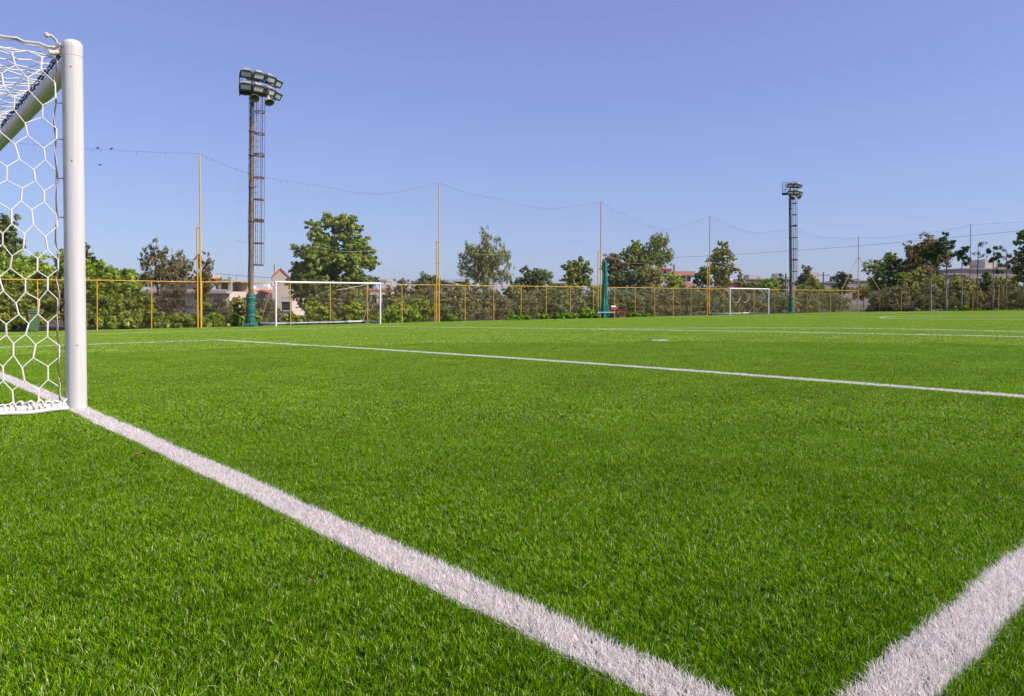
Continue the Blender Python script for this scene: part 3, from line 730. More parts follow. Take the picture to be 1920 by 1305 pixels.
    for y_ in ys_[1:-1]:
        for x_ in (X0, X1): mb.bar((x_, y_, hp), (x_, y_, hp+hh), .025)
    for z in ((hp+.55, hp+hh) if mode == 0 else (hp+.33, hp+.66, hp+hh)):
        for a, b in (((X0, Y0), (X1, Y0)), ((X1, Y0), (X1, Y1)), ((X1, Y1), (X0, Y1)), ((X0, Y1), (X0, Y0))): mb.bar((*a, z), (*b, z), .03)
    mb.bar((X0, Y0, hp), (0, Y0, hp+hh*.8), .02); mb.bar((X1, Y0, hp), (0, Y0, hp+hh*.8), .02)
    mb.build('railing', M['grey_steel'] if mode == 0 else M['dark_steel'], t)
    mb = MB(); mb.tube([(0, 0, hp), (0, 0, hp+.9)], .06, 10); mb.build('top_post', M['rust'], t)
    if mode == 0:
        rows = ((.71, .0), (.07, -.02)); ps = [(-.30, -.70, R_(4)), (.28, -.55, R_(22)), (.82, -.15, R_(38)), (1.18, .50, R_(58))]
    else:
        rows = ((.70, .0), (.02, .04)); ps = [(.00, -.45, R_(2)), (.50, -.2, R_(24)), (.76, .35, R_(50))]
    for z, ox in rows:
        mb = MB(); pts = [(x_+ox, y_+.2, hp+z-.22) for x_, y_, _ in ps]
        for a, b in zip(pts[:-1], pts[1:]): mb.bar(a, b, .05)
        mb.build('lamp_rail', M['rust'], t)
        for x_, y_, a in ps: lamp_parts(t, x_+ox, y_, hp+z, a, 1.0 if mode == 0 else .98)
    if mode == 0: horn(t, .08, -.42, hp-.26, R_(8), 50); horn(t, .78, -.25, hp-.32, R_(18), 58)
    else: horn(t, .28, -.25, hp-.32, R_(-25), 45); horn(t, .62, .0, hp-.32, R_(60), 35)
    # cables down the mast
    mb = MB(); mb.tube([(-.135+.012*math.sin(z*2.1), -.05+.02*math.sin(z*1.3), z) for z in np.linspace(2, hp, 40)], .014, 5); mb.build('cable', M['black_cord'], t)
    for k in range(0 if mode else 22):
        z = 3+k*.4; mb = MB(); mb.tube([(.124*math.cos(a), .124*math.sin(a), z+.14*(a-3.1)/1.5) for a in np.linspace(math.pi*.95, math.pi*2.05, 12)], .009, 5); mb.build('strap', M['rust'], t)
    return t
tower(470, 172, 'nearer tall rusty floodlight tower with caged ladder, eight lamps and green padded foot', 0)
tower(1483.5, 361.5, 'farther dark floodlight tower with railed platform standing right of the farther small goal', 1)

# ------------------------------------------------------------------ small goals along the fence
def small_goal(xl, xr, ybl, lab, netkind):
    A = at_u(xl, ybl, 30.2); B = at_u(xr, ybl-4, 30.2); W = B[0]-A[0]; z0 = float(gz(30.2))
    t = thing('small_goal', lab, 'goal', (A[0], 30.2, z0), 0, 'small white goals along the fence'); D = 1.9; Hh = 2.2
    for x in (0, W):
        mb = MB(); mb.tube([(x, 0, -.02), (x, 0, Hh-.04)], .047, 16); mb.build('post', M['white_small'], t)
    mb = MB(); mb.tube([(-.047, 0, Hh), (W+.047, 0, Hh)], .049, 16); mb.build('crossbar', M['white_small'], t)
    for x in (0, W):
        mb = MB(); mb.bar((x, .05, .13), (x, D, .13), .07, .07); mb.build('side_bar', M['white_bar'], t)
        mb = MB(); mb.tube([(x, .0, Hh-.45), (x, .42, Hh-.03)], .022, 8); mb.build('short_brace', M['white_small'], t)
        mb = MB(); mb.tube([(x, .42, Hh-.03), (x, D, .15)], .018, 8); mb.build('net_stay', M['white_small'], t)
        mb = MB(); mb.tube([(x, .05, 1.45), (x, D*.62, .16)], .009, 5); mb.build('side_wire', M['net_old'], t)
        mb = MB(); mb.bbox(x-.09, x+.09, D-.1, D+.1, 0, .095, .02); mb.build('foot', M['black'], t)
    mb = MB(); mb.bar((0, D, .13), (W, D, .13), .08, .08); mb.build('back_bar', M['white_bar'], t)
    mb = MB()
    if netkind == 0:
        mb.tube([(W*(.42+.5*s), .42, Hh-.42+.36*s**1.6-.02*math.sin(s*6)) for s in np.linspace(-.4, 1, 18)], .012, 5)
    else:
        mb.tube([(W*.18+s*W*.22, .5, Hh-.72-.45*math.sin(s*math.pi)) for s in np.linspace(0, 1, 14)], .016, 5)
        mb.tube([(W*.40+s*W*.25, .55, Hh-.62-.55*math.sin(s*math.pi)) for s in np.linspace(0, 1, 14)], .018, 5)
        mb.tube([(W*.65-.5*s, .6+1.2*s, Hh-.6-1.45*s) for s in np.linspace(0, 1, 8)], .014, 5)
    mb.build('net_rope', M['net_old'], t)
    return t
small_goal(517.5, 713, 611, 'nearer small white goal without a net, beside the nearer floodlight tower', 0)
small_goal(1368.5, 1441, 592, 'farther small white goal with a torn hanging net rope, near the far tower', 1)

# ------------------------------------------------------------------ bin, bench, chairs, bundled netting
P = at_u(62, 612, 32.7); b = thing('wheelie_bin', 'green wheelie bin by the fence, seen through the goal net', 'bin', (P[0], 32.7, fzb(32.7)), math.atan2(32.7-CAM[1], P[0]-CAM[0])-math.pi/2+.2); b.scale = (.86, .86, .92)
mb = MB(); v8 = [(-.2, -.2, .06), (.2, -.2, .06), (.2, .24, .06), (-.2, .24, .06), (-.27, -.30, .95), (.27, -.30, .95), (.27, .30, .95), (-.27, .30, .95)]
mb.add(v8, [(3, 2, 1, 0), (4, 5, 6, 7), (0, 1, 5, 4), (1, 2, 6, 5), (2, 3, 7, 6), (3, 0, 4, 7)]); mb.box(-.3, .3, -.33, .33, .90, .96); mb.build('body', M['bin'], b)
mb = MB(); mb.bbox(-.31, .31, -.36, .36, .962, 1.02, .03); mb.bbox(-.27, .27, -.3, .3, 1.02, 1.06, .025); l_ = mb.build('lid', M['bin'], b)
mb = MB(); mb.tube([(-.2, .36, 1.0), (-.2, .42, 1.0), (.2, .42, 1.0), (.2, .36, 1.0)], .018, 8); mb.build('handle', M['bin'], l_)
for s_ in (-1, 1):
    mb = MB(); mb.lathe([(.10, -.025), (.11, 0), (.10, .025)], 18, Matrix.Translation((s_*.24, .27, .11)) @ Matrix.Rotation(math.pi/2, 4, 'Y')); mb.build('wheel', M['black'], b)
    mb = MB(); mb.add([(s_*.255, -.285, .72), (s_*.175, -.279, .70), (s_*.19, -.287, .84), (s_*.262, -.290, .86)], [(0, 1, 2, 3)]); o = mb.build('reflector', M['orange_sticker'], b); o.location = (0, -.012, 0)
P = at_u(1136, 595, 31.9); z0 = fzb(31.9)
t = thing('bench', 'low white-topped bench at the foot of the bundled green netting', 'bench', (P[0], 31.9, z0), RZ+.05)
mb = MB(); mb.bbox(-.62, .62, -.2, .2, .40, .45, .01); mb.build('seat', M['white_bar'], t)
for x in (-.42, .5):
    for y in (-.15, .15): mb = MB(); mb.bar((x, y, 0), (x, y, .40), .05); mb.build('leg', M['concrete'] if x < 0 else M['black'], t)
def chair(x, lab, rz, cloth):
    P = at_u(x, 595, 32.0); t = thing('folding_chair', lab, 'chair', (P[0], 32.0, z0), rz, 'red folding chairs by the fence')
    mb = MB(); mb.bbox(-.24, .24, -.22, .22, .43, .46, .008); mb.build('seat', M['chair'], t)
    for sx in (-.25, .25):
        mb = MB(); mb.bar((sx, -.24, 0), (sx, .24, .43), .035); mb.build('leg', M['chair'], t)
        mb = MB(); mb.bar((sx, .24, 0), (sx, -.24, .43), .035); mb.build('leg', M['chair'], t)
        mb = MB(); mb.bar((sx, .22, .43), (sx, .27, .85), .035); mb.build('back_post', M['chair'], t)
        mb = MB(); mb.bar((sx, -.24, .62), (sx, .26, .62), .05, .025); mb.bar((sx, -.22, .43), (sx, -.22, .62), .03); mb.build('armrest', M['chair'], t)
    mb = MB(); mb.bbox(-.25, .25, .235, .26, .62, .85, .005); mb.build('backrest', M['chair'], t)
    if cloth:
        mb = MB(); pts = []; n = 7
        for i in range(n):
            for j in range(3): pts.append((-.26+.36*i/(n-1), .19+.05*j+.015*math.sin(i*2+j), .66+.24*(1 if j == 1 else .55 if j == 0 else .6)+.02*math.sin(i*1.7)))
        mb.add(pts, [(i*3+j, i*3+j+1, (i+1)*3+j+1, (i+1)*3+j) for i in range(n-1) for j in range(2)])
        mb.build('hanging_cloth', M['cloth'], t)
    return t
chair(1154.5, 'red wooden folding chair with a pale cloth over its back', RZ+.3, True)
chair(1165, 'red wooden folding chair without a cloth, to the right of the bench', RZ-.5, False)
# netting rolled up round a post
P = at_u(1132, 595, 32.6); hb = at_u(1132, 489, 32.6)[2]-z0
t = thing('bundled_green_net', 'tall bundle of dark green netting hanging from a post', 'netting', (P[0], 32.6, z0), RZ)
mb = MB(); mb.tube([(-.03, .1, 0), (-.03, .1, hb+.12)], .06, 10); mb.build('post', M['dark_steel'], t)
def drape(R0, folds, z1, flare, cx, seed, name):
    n = 56; rows = 30; vs = []; rp = random.Random(seed); ph = [rp.uniform(0, 6) for _ in range(4)]
    for i in range(rows+1):
        k = i/rows; z = z1*(1-k)
        for j in range(n):
            th = 2*math.pi*j/n; fl = flare(k); r = R0*fl*(1+.20*math.sin(folds*th+ph[0]+2*k)+.12*math.sin((folds*2+1)*th+ph[1]-3*k)+.05*math.sin(17*th+k*9))
            vs.append((cx(k)+r*math.cos(th), r*.8*math.sin(th), z+.015*math.sin(th*5)))
    mb = MB(); mb.add(vs, [(i*n+j, i*n+(j+1) % n, (i+1)*n+(j+1) % n, (i+1)*n+j) for i in range(rows) for j in range(n)], True); return mb.build(name, M['green_net'], t)
drape(.175, 5, hb, lambda k: .85+.15*math.sin(k*2.2)+(.55*max(0, k-.72)/.28)**1.5, lambda k: .02+.03*math.sin(k*5), 3, 'net_bundle')
drape(.12, 4, hb*.93, lambda k: .6+.2*k+1.0*max(0, k-.7), lambda k: .12+.06*k+.9*max(0, k-.72), 8, 'loose_fold')
drape(.10, 4, hb*.18, lambda k: .5+1.4*k, lambda k: -.3-.25*k*0-.1*(1-k), 9, 'ground_fold')
mb = MB(); mb.tube([(.2, 0, hb*.66), (.45, .1, hb*.53), (.75, .2, hb*.47)], .02, 5); mb.tube([(.75, .2, hb*.47), (2.5, .6, hb*.475), (5.5, 1.4, hb*.47)], .018, 5)
for k in range(9): mb.tube([(-.2, -.1, hb*(.97-.1*k)), (.02, -.17, hb*(.96-.1*k)), (.22, -.08, hb*(.97-.1*k))], .012, 5)
mb.build('rope', M['green_net'], t)

# birds on the head rope, one flying
def bird(p, lab, fly, rz):
    t = thing('bird', lab, 'bird', p, rz, 'small dark birds')
    mb = MB(); mb.lathe([(.004, -.10), (.012, -.06), (.035, -.02), (.04, .02), (.025, .05), (.022, .07), (.012, .085), (.003, .10)], 10, Matrix.Rotation(R_(90 if fly else 55), 4, 'Y')); mb.build('body', M['feather'], t)
    for s_ in (-1, 1):
        mb = MB(); mb.add([(.03, s_*.02, .01), (-.03, s_*.02, .01), (-.07, s_*(.17 if fly else .03), .05 if fly else -.03), (.0, s_*(.12 if fly else .04), .045 if fly else -.01)], [(0, 1, 2, 3)]); mb.build('wing', M['feather'], t)
    mb = MB(); mb.add([(-.07, .01, 0), (-.07, -.01, 0), (-.14, -.02, -.05), (-.14, .02, -.05)], [(0, 1, 2, 3)]); mb.build('tail', M['feather'], t)
a, b = PL[0], PL[1]
for s_, lab in ((.752, 'small bird sitting on the net rope, the nearer one to the goal post'), (.783, 'small bird sitting on the net rope, the farther one from the goal post')):
    p = a.lerp(b, s_); bird((p.x, p.y, p.z-.25*4*s_*(1-s_)+.05), lab, False, .6)
p = at_u(187, 309, 36); bird(tuple(p), 'small dark bird flying just below the net rope', True, .9)

# ------------------------------------------------------------------ vegetation
def leaves(C, Rr, n, size, flat=.0, shell=.5, seed=0, aspect=.5, droop=0.):
    """leaf quads in ellipsoid clumps: C (k,3) centres, Rr (k,3) radii"""
    g_ = np.random.default_rng(seed); vol = np.prod(Rr, 1)**(2/3); idx = g_.choice(len(C), n, p=vol/vol.sum())
    d = g_.normal(size=(n, 3)); d /= np.linalg.norm(d, axis=1)[:, None]; r = g_.uniform(0, 1, n)**shell
    ns = 16; sd = g_.normal(size=(len(C), ns, 3)); sd /= np.linalg.norm(sd, axis=2)[..., None]; sd *= g_.uniform(.15, 1.12, (len(C), ns, 1))**.6
    sub = g_.integers(0, ns, n); sr = g_.uniform(.16, .36, (len(C), ns))[idx, sub]
    p = C[idx]+(sd[idx, sub]+d*(r*sr)[:, None])*Rr[idx]*(1+.05*g_.normal(size=(n, 1)))
    so_ = sd[idx, sub]; so_ = so_/(np.linalg.norm(so_, axis=1)[:, None]+1e-6)
    nn = d*.9+so_*.7+g_.normal(size=(n, 3))*.55+np.array([0, 0, .25]); a = np.cross(nn, g_.normal(size=(n, 3))); a[:, 2] -= droop*.8; a /= np.linalg.norm(a, axis=1)[:, None]
    b = np.cross(nn, a); b /= np.linalg.norm(b, axis=1)[:, None]
    s = size*g_.uniform(.6, 1.35, n)[:, None]
    V = np.stack([p-a*s, p+b*s*aspect, p+a*s, p-b*s*aspect], 1)
    cr = g_.uniform(0, 1, (len(C), ns)); return V, g_.uniform(0, 1, n), cr[idx, sub]
def leaf_obj(name, V, rn, cr, mat, parent):
    me = tri_mesh(name, V, 4, [(0, 1, 2), (0, 2, 3)], mat, {'rnd': rn, 'clump': cr}); return link(name, me, parent)
def clumps(kind, W, Hc, z0, k, seed, cr=.2):
    g_ = np.random.default_rng(seed); C = []; Rr = []
    for i in range(k):
        for _ in range(50):
            x, y, z = g_.uniform(-1, 1), g_.uniform(-1, 1), g_.uniform(0, 1)
            if kind == 'round': lim = math.sqrt(max(0, 1-(2*z-1)**2))*(1 if z > .5 else .95)
            elif kind == 'broad': lim = 1.0*(1-max(0, z-.25)/.75*.62) if z > .25 else .95
            elif kind == 'cone': lim = (1-z)**.7+.05
            elif kind == 'column': lim = .9
            elif kind == 'flat': lim = 1 if z > .4 else .5
            elif kind == 'open': lim = .35+.65*math.sin(min(1, z*1.15)*math.pi)
            else: lim = math.sqrt(max(0, 1-z*z))
            if math.hypot(x, y) < lim: break
        rr = cr*g_.uniform(.6, 1.35); m_ = 1-rr*.8
        C.append((x*W/2*m_, y*W/2*m_*.9, z0+(z*m_+rr*.4)*Hc)); s_ = min(W, Hc)*rr*1.0; Rr.append((s_*g_.uniform(.8, 1.3), s_*g_.uniform(.8, 1.2), s_*g_.uniform(.6, 1.)))
    return np.array(C), np.array(Rr)
def tree(name, lab, cat, P, W, top, bottom, kind, mat, n, size, k=26, cr=.2, bark='bark', seed=1, group=None, trunk=.0, shell=.5, lean=0., rz=0., droop=0., aspect=.5, multi=1):
    """P ground point; crown from bottom to top (m above ground), width W"""
    t = thing(name, lab, cat, tuple(P), rz, group); g_ = random.Random(seed)
    C, Rr = clumps(kind, W, top-bottom, bottom, k, seed, cr); C[:, 0] += lean*(C[:, 2]/max(top, .1))
    if droop: Rr = Rr*np.array([.72, .72, 1.45])
    n = int(n*.8)
    V, rn, cc = leaves(C, Rr, n, size*1.06, shell=shell, seed=seed, droop=droop, aspect=aspect); leaf_obj('crown', V, rn, cc, L[mat], t)
    if trunk > 0:
        for q in range(multi):
            ox = (q-(multi-1)/2)*trunk*3; ang = g_.uniform(0, 6)
            tip = Vector((lean*.8+ox*2.2, g_.uniform(-.2, .2), bottom+(top-bottom)*.78)); mid = Vector((ox+lean*.3+g_.uniform(-.12, .12)*W*.2, 0, bottom*.6+top*.1))
            mb = MB(); mb.tube([(ox*.4, 0, -.1), (ox*.6, 0, mid.z*.4), mid, mid.lerp(tip, .5)+Vector((g_.uniform(-.1, .1), 0, 0)), tip], [trunk*1.25, trunk, trunk*.8, trunk*.45, trunk*.12], 8); tk = mb.build('trunk', M[bark], t)
            for i in g_.sample(range(len(C)), min(len(C), 9)):
                c = Vector(C[i]); s0 = g_.uniform(.15, .8); a = mid.lerp(tip, s0); m2 = a.lerp(c, .5)+Vector((0, 0, -.08*W*.2))
                mb = MB(); mb.tube([a, m2, c], [trunk*.35, trunk*.22, trunk*.06], 5); mb.build('branch', M[bark], tk)
    return t
def px_tree(name, lab, cat, xc, hw, ytop, ybot, off, kind, mat, n, size, end=False, **kw):
    """tree at image column xc, 'off' metres behind the fence; crown extents from the photograph converted to metres"""
    f_ = (lambda x, y: at_v(x, y, FV+off)) if end else (lambda x, y: at_u(x, y, FU+off))
    T = f_(xc, ytop); Bt = f_(xc, ybot); Z = depth(T); W = 2*hw*Z/FPX
    return tree(name, lab, cat, (T[0], T[1], GZ-.02), W, T[2]-GZ, max(.0, Bt[2]-GZ), kind, mat, n, size, rz=RZ, **kw)
OG = 'grey-green olive bushes in the row behind the fence'
# prototypes of olive bushes, shared between the copies
protos = []
for i, mt in enumerate(('olive', 'olive', 'olive_dry', 'olive', 'olive')):
    V_ = clumps('dome', 2.9, 2.3, .15, 34, 40+i, .155)
    V, rn, cc = leaves(V_[0], V_[1], 10500, .062, shell=.45, seed=40+i, aspect=.35)
    me = tri_mesh('crown', V, 4, [(0, 1, 2), (0, 2, 3)], L[mt], {'rnd': rn, 'clump': cc}); mb = MB(); mb.tube([(0, 0, -.05), (.1, 0, .6), (.0, .1, 1.5)], [.11, .08, .04], 7)
    for k in range(5): c = V_[0][k*3]; mb.tube([(.1, 0, .5), tuple(c*.6+np.array([0, 0, .2])), tuple(c)], [.05, .035, .01], 5)
    o = mb.build('trunk', M['bark'], None); tm = o.data; bpy.data.objects.remove(o)
    protos.append((me, tm))
def olive(x, y, s, lab, sz=1.):
    me, tm = random.choice(protos); t = thing('olive_tree', lab, 'olive tree', (x, y, GZ-.02), random.uniform(0, 6.28), OG); t.scale = (s, s, s*sz)
    link('crown', me, t); link('trunk', tm, t); return t
v = 19.5
OL = 'dense grey-green olive bush in the row behind the yellow fence posts'
while v < 84:
    olive(v, FU+random.uniform(1.6, 2.4), random.uniform(.80, 1.06), OL); v += random.uniform(1.9, 2.7)
v = 24
while v < 86:
    olive(v, FU+random.uniform(4.4, 6.0), random.uniform(.95, 1.18), OL); v += random.uniform(2.3, 3.0)
u = 32
while u > 10:
    olive(FV+random.uniform(1.8, 2.6), u, random.uniform(.9, 1.2), OL); u -= random.uniform(1.9, 2.4)
u = 34
while u > 9:
    olive(FV+random.uniform(5, 7), u, random.uniform(1.2, 1.5), OL); u -= random.uniform(2.3, 3.0)
# left: tall bright green hedge trees and ivy
px_tree('pine_tree', 'dark green tree rising at the far left edge behind the goal net', 'tree', -22, 62, 398, 520, 9, 'round', 'dark', 22000, .10, k=30, trunk=.2, seed=3)
px_tree('conifer', 'dark conifer tip poking up behind the hedge beside the goal post', 'tree', 160, 36, 452, 520, 12, 'cone', 'pine', 7000, .10, k=22, cr=.16, trunk=.12, seed=4)
for xc, hw, yt, lab, sd in ((-10, 62, 482, 'bright green leafy tree at the left edge behind the fence', 5), (60, 60, 474, 'bright green leafy tree behind the fence, above the wheelie bin', 6), (125, 52, 473, 'bright green leafy tree behind the fence, right by the goal post', 7), (182, 40, 484, 'bright green leafy tree with the leftmost crown right of the goal post', 8), (222, 42, 497, 'lower bright green leafy tree at the right end of the tall hedge', 9)):
    px_tree('leafy_tree', lab, 'tree', xc, hw, yt, 600, 3.6, 'round', 'bright', 26000, .085, k=34, cr=.22, trunk=.1, seed=sd, shell=.4, group='bright green leafy trees behind the fence')
for xc, hw, yt, sd, lab in ((-30, 60, 530, 11, 'hedge bush against the fence at the far left edge, seen through the goal net'), (40, 52, 526, 12, 'hedge bush against the fence directly behind the wheelie bin'), (115, 50, 527, 13, 'hedge bush against the fence mostly hidden by the large goal post'), (180, 48, 524, 14, 'hedge bush against the fence just right of the large goal post'), (235, 42, 526, 15, 'hedge bush against the fence between the two fence posts right of the goal post'), (262, 26, 545, 16, 'lower rounded hedge bush next to the brown dried-out bush')):
    px_tree('hedge_bush', lab, 'bush', xc, hw, yt, 606, 1.3, 'dome' if xc > 200 else 'column', 'hedge', 17000, .07, k=26, cr=.24, seed=sd, shell=.4, group='hedge bushes against the left part of the fence')
for i, (xc, hw, yt) in enumerate(((150, 26, 588), (200, 26, 586), (245, 26, 583), (300, 26, 586), (335, 26, 585), (365, 20, 588), (405, 24, 587), (440, 24, 585), (475, 20, 583), (60, 30, 590), (10, 30, 590))):
    px_tree('ivy_bush', 'low broad-leaved ivy bush growing along the foot of the fence', 'bush', xc, hw, yt, 613, .55, 'dome', 'ivy', 3600, .11, k=12, cr=.3, seed=60+i, shell=.4, aspect=.8, group='low ivy bushes along the fence foot')
for i, (xc, hw, yt) in enumerate(((545, 20, 585), (580, 24, 580), (620, 24, 583), (660, 24, 580), (700, 24, 582), (735, 22, 578), (770, 20, 575), (845, 18, 585))):
    px_tree('climbing_plant', 'green climbing plant on the fence between the small goal and the net pole', 'plant', xc, hw, yt, 606, .5, 'dome', 'weed' if i > 4 else 'hedge', 2600, .085, k=10, cr=.3, seed=80+i, shell=.45, aspect=.7, group='green climbing plants along the fence')
for i, (xc, hw, yt, yb) in enumerate(((590, 24, 562, 592), (660, 22, 566, 592), (745, 26, 562, 600), (790, 24, 556, 602), (775, 18, 566, 590))):
    px_tree('vine', ['yellow-green vine behind the left half of the nearer small goal', 'yellow-green vine behind the middle of the nearer small goal', 'yellow-green vine on the fence just right of the nearer small goal', 'tallest yellow-green vine, beside the second net pole', 'small yellow-green vine between its two larger neighbours right of the nearer small goal'][i], 'plant', xc, hw, yt, yb, .9, 'round', 'yellowg', 4200, .075, k=12, cr=.28, seed=95+i, shell=.5, aspect=.6, group='yellow-green vines on the fence')
px_tree('eucalyptus_tree', 'airy brownish eucalyptus tree left of the first yellow net pole', 'tree', 305, 54, 436, 560, 7, 'open', 'euca_brown', 4300, .10, k=50, cr=.115, trunk=.09, seed=21, bark='bark', droop=1.2, aspect=.35, multi=3)
px_tree('eucalyptus_tree', 'sparse eucalyptus tree just left of the nearer floodlight tower', 'tree', 380, 30, 480, 570, 9, 'open', 'euca_brown', 3800, .10, k=20, cr=.18, trunk=.07, seed=22, droop=1.2, aspect=.35, multi=2)
px_tree('dry_bush', 'tall brown dried-out bush behind the second fence bay right of the goal post', 'bush', 325, 42, 530, 606, 1.8, 'dome', 'dry', 9000, .07, k=30, cr=.2, trunk=.05, seed=23, bark='deadwood', multi=4, aspect=.25)
px_tree('reed_clump', 'pale dry reeds behind the fence left of the nearer tower', 'reeds', 402, 32, 556, 606, 2.0, 'dome', 'reed', 5000, .16, k=16, cr=.26, seed=24, aspect=.09)
px_tree('reed_clump', 'pale dry reeds behind the fence between tower and nearer small goal', 'reeds', 505, 18, 560, 606, 2.0, 'dome', 'reed', 3500, .16, k=12, cr=.26, seed=25, aspect=.09)
px_tree('shrub', 'dark olive shrub directly behind the nearer floodlight tower', 'bush', 452, 32, 556, 604, 4.0, 'dome', 'euca', 6500, .08, k=18, cr=.24, seed=26)
px_tree('shrub', 'dusty shrub with a low dome right of the nearer tower', 'bush', 500, 28, 556, 604, 5.0, 'dome', 'euca_brown', 5500, .08, k=18, cr=.24, seed=27)
for xc, yt, yb, sd, lab in ((383, 566, 578, 28, 'small pink-flowering shrub left of the nearer tower'), (483, 577, 590, 29, 'small pink-flowering shrub just right of the nearer tower'), (1160, 562, 580, 30, 'small pink-flowering plant above the red folding chairs')):
    t = px_tree('flowering_shrub', lab, 'bush', xc, 13, yt, yb, 1.0, 'round', 'weed', 900, .06, k=8, cr=.3, seed=sd)
    C, Rr = clumps('round', .7, .4, float(at_u(xc, yb, FU+1)[2]-GZ), 8, sd+50, .3); V, rn, cc = leaves(C, Rr, 260, .04, seed=sd+9, shell=.3, aspect=.9); leaf_obj('flowers', V, rn, cc, L['pinkf'], t)
# the big tree and the others along the long side
px_tree('broad_tree', 'big dense green tree rising behind the nearer small goal', 'tree', 628, 92, 403, 535, 13, 'broad', 'big', 80000, .085, k=100, cr=.12, trunk=.28, seed=31, shell=.42)
px_tree('broad_tree', 'dark green lower growth of trees behind the nearer small goal', 'tree', 620, 86, 520, 585, 12, 'flat', 'dark', 20000, .10, k=34, cr=.3, trunk=.1, seed=32)  # lower growth takes the dark green leaf colour
px_tree('wispy_tree', 'low wispy dark green tree behind the second net pole', 'tree', 800, 40, 512, 590, 8, 'round', 'dark', 9000, .085, k=30, cr=.17, trunk=.08, seed=33)
px_tree('eucalyptus_tree', 'airy eucalyptus tree with drooping foliage right of the second net pole', 'tree', 910, 57, 430, 545, 16, 'open', 'euca', 20000, .09, k=74, cr=.115, trunk=.16, seed=34, droop=1.0, aspect=.35, multi=2)
px_tree('bushy_tree', 'dark bushy tree with spiky top between the eucalyptus and the round tree', 'tree', 998, 40, 500, 580, 14, 'round', 'dark', 20000, .095, k=36, cr=.17, trunk=.1, seed=35)
px_tree('bushy_tree', 'small low green bushy tree right under the airy eucalyptus', 'tree', 872, 30, 523, 585, 12, 'round', 'euca', 7000, .09, k=20, cr=.2, trunk=.07, seed=36)
px_tree('round_tree', 'compact round tree left of the bundled green netting', 'tree', 1081, 31, 479, 548, 18, 'round', 'big', 20000, .10, k=30, cr=.2, trunk=.12, seed=37)
px_tree('eucalyptus_tree', 'small orange-tinged eucalyptus just right of the green netting', 'tree', 1152, 24, 470, 535, 20, 'round', 'euca_brown', 11000, .10, k=26, cr=.2, trunk=.1, seed=38)
px_tree('eucalyptus_tree', 'tall light green eucalyptus with visible pale trunk left of the salmon house', 'tree', 1236, 34, 434, 508, 18, 'round', 'big', 11000, .10, k=48, cr=.14, trunk=.13, bark='bark_pale', seed=39, droop=.6, aspect=.4)
px_tree('eucalyptus_tree', 'dense eucalyptus standing left of the tall light green one', 'tree', 1196, 30, 449, 520, 19, 'round', 'big', 17000, .10, k=30, cr=.19, trunk=.12, seed=41)
px_tree('bushy_tree', 'low spreading green tree right of the bundled green netting', 'tree', 1180, 44, 502, 560, 15, 'round', 'dark', 17000, .095, k=34, cr=.2, trunk=.08, seed=42)
px_tree('bushy_tree', 'olive green tree hiding the left part of the salmon house', 'tree', 1218, 32, 492, 560, 13, 'round', 'euca', 15000, .10, k=34, cr=.18, trunk=.1, seed=143)
px_tree('bushy_tree', 'low light green tree in front of the salmon house', 'tree', 1262, 30, 512, 560, 14, 'round', 'yellowg', 9000, .095, k=26, cr=.19, trunk=.08, seed=43)
px_tree('eucalyptus_tree', 'tall irregular tree rising behind the farther small goal', 'tree', 1356, 33, 450, 540, 17, 'open', 'euca', 19000, .11, k=54, cr=.125, trunk=.16, bark='bark_pale', seed=44)
px_tree('bushy_tree', 'dark bushy tree just left of the fourth net pole', 'tree', 1318, 20, 500, 555, 16, 'round', 'dark', 10000, .10, k=22, cr=.2, trunk=.08, seed=45)
px_tree('cypress', 'small slender cypress between the farther small goal and the red building', 'tree', 1389, 6, 497, 560, 18, 'column', 'euca', 4200, .10, k=20, cr=.4, trunk=.06, seed=46)
px_tree('cypress', 'slender dark cypress left of the farther floodlight tower', 'tree', 1463.5, 5.5, 504, 560, 24, 'column', 'pine', 5200, .10, k=24, cr=.4, trunk=.06, seed=47)
px_tree('bushy_tree', 'pale green rounded tree above the farther small goal', 'tree', 1440, 24, 517, 560, 18, 'round', 'bright', 10000, .10, k=24, cr=.22, trunk=.08, seed=48)
px_tree('bushy_tree', 'lower pale green tree left of the rounded one above the farther goal', 'tree', 1412, 22, 526, 560, 17, 'round', 'big', 8000, .10, k=20, cr=.22, trunk=.08, seed=49)
px_tree('bushy_tree', 'yellowish tree just right of the farther floodlight tower', 'tree', 1511, 17, 494, 548, 20, 'round', 'euca_brown', 9000, .11, k=22, cr=.22, trunk=.08, seed=50)
px_tree('bushy_tree', 'low green tree right of the farther tower, in front of the grey wall', 'tree', 1525, 30, 522, 560, 17, 'round', 'big', 11000, .10, k=26, cr=.22, trunk=.08, seed=51)
px_tree('bushy_tree', 'upright mid-green tree left of the braced corner pole', 'tree', 1579, 19, 497, 560, 20, 'round', 'dark', 12000, .11, k=26, cr=.22, trunk=.08, seed=52)
px_tree('bushy_tree', 'low yellowish tree behind the braced corner pole', 'tree', 1620, 26, 527, 565, 17, 'round', 'euca', 10000, .10, k=24, cr=.22, trunk=.08, seed=53)
for i, (xc, hw, yt, yb) in enumerate(((1075, 30, 528, 560), (1120, 20, 534, 560), (1225, 24, 530, 560), (1300, 22, 535, 560), (1030, 26, 534, 560), (1560, 22, 536, 565), (1345, 22, 536, 560), (960, 24, 536, 562))):
    px_tree('bushy_tree', 'low grey-green thicket tree just above the fence rail', 'tree', xc, hw, yt, yb, 9, 'round', 'euca', 6000, .085, k=18, cr=.25, trunk=.06, seed=120+i, group='low thicket trees above the fence rail')
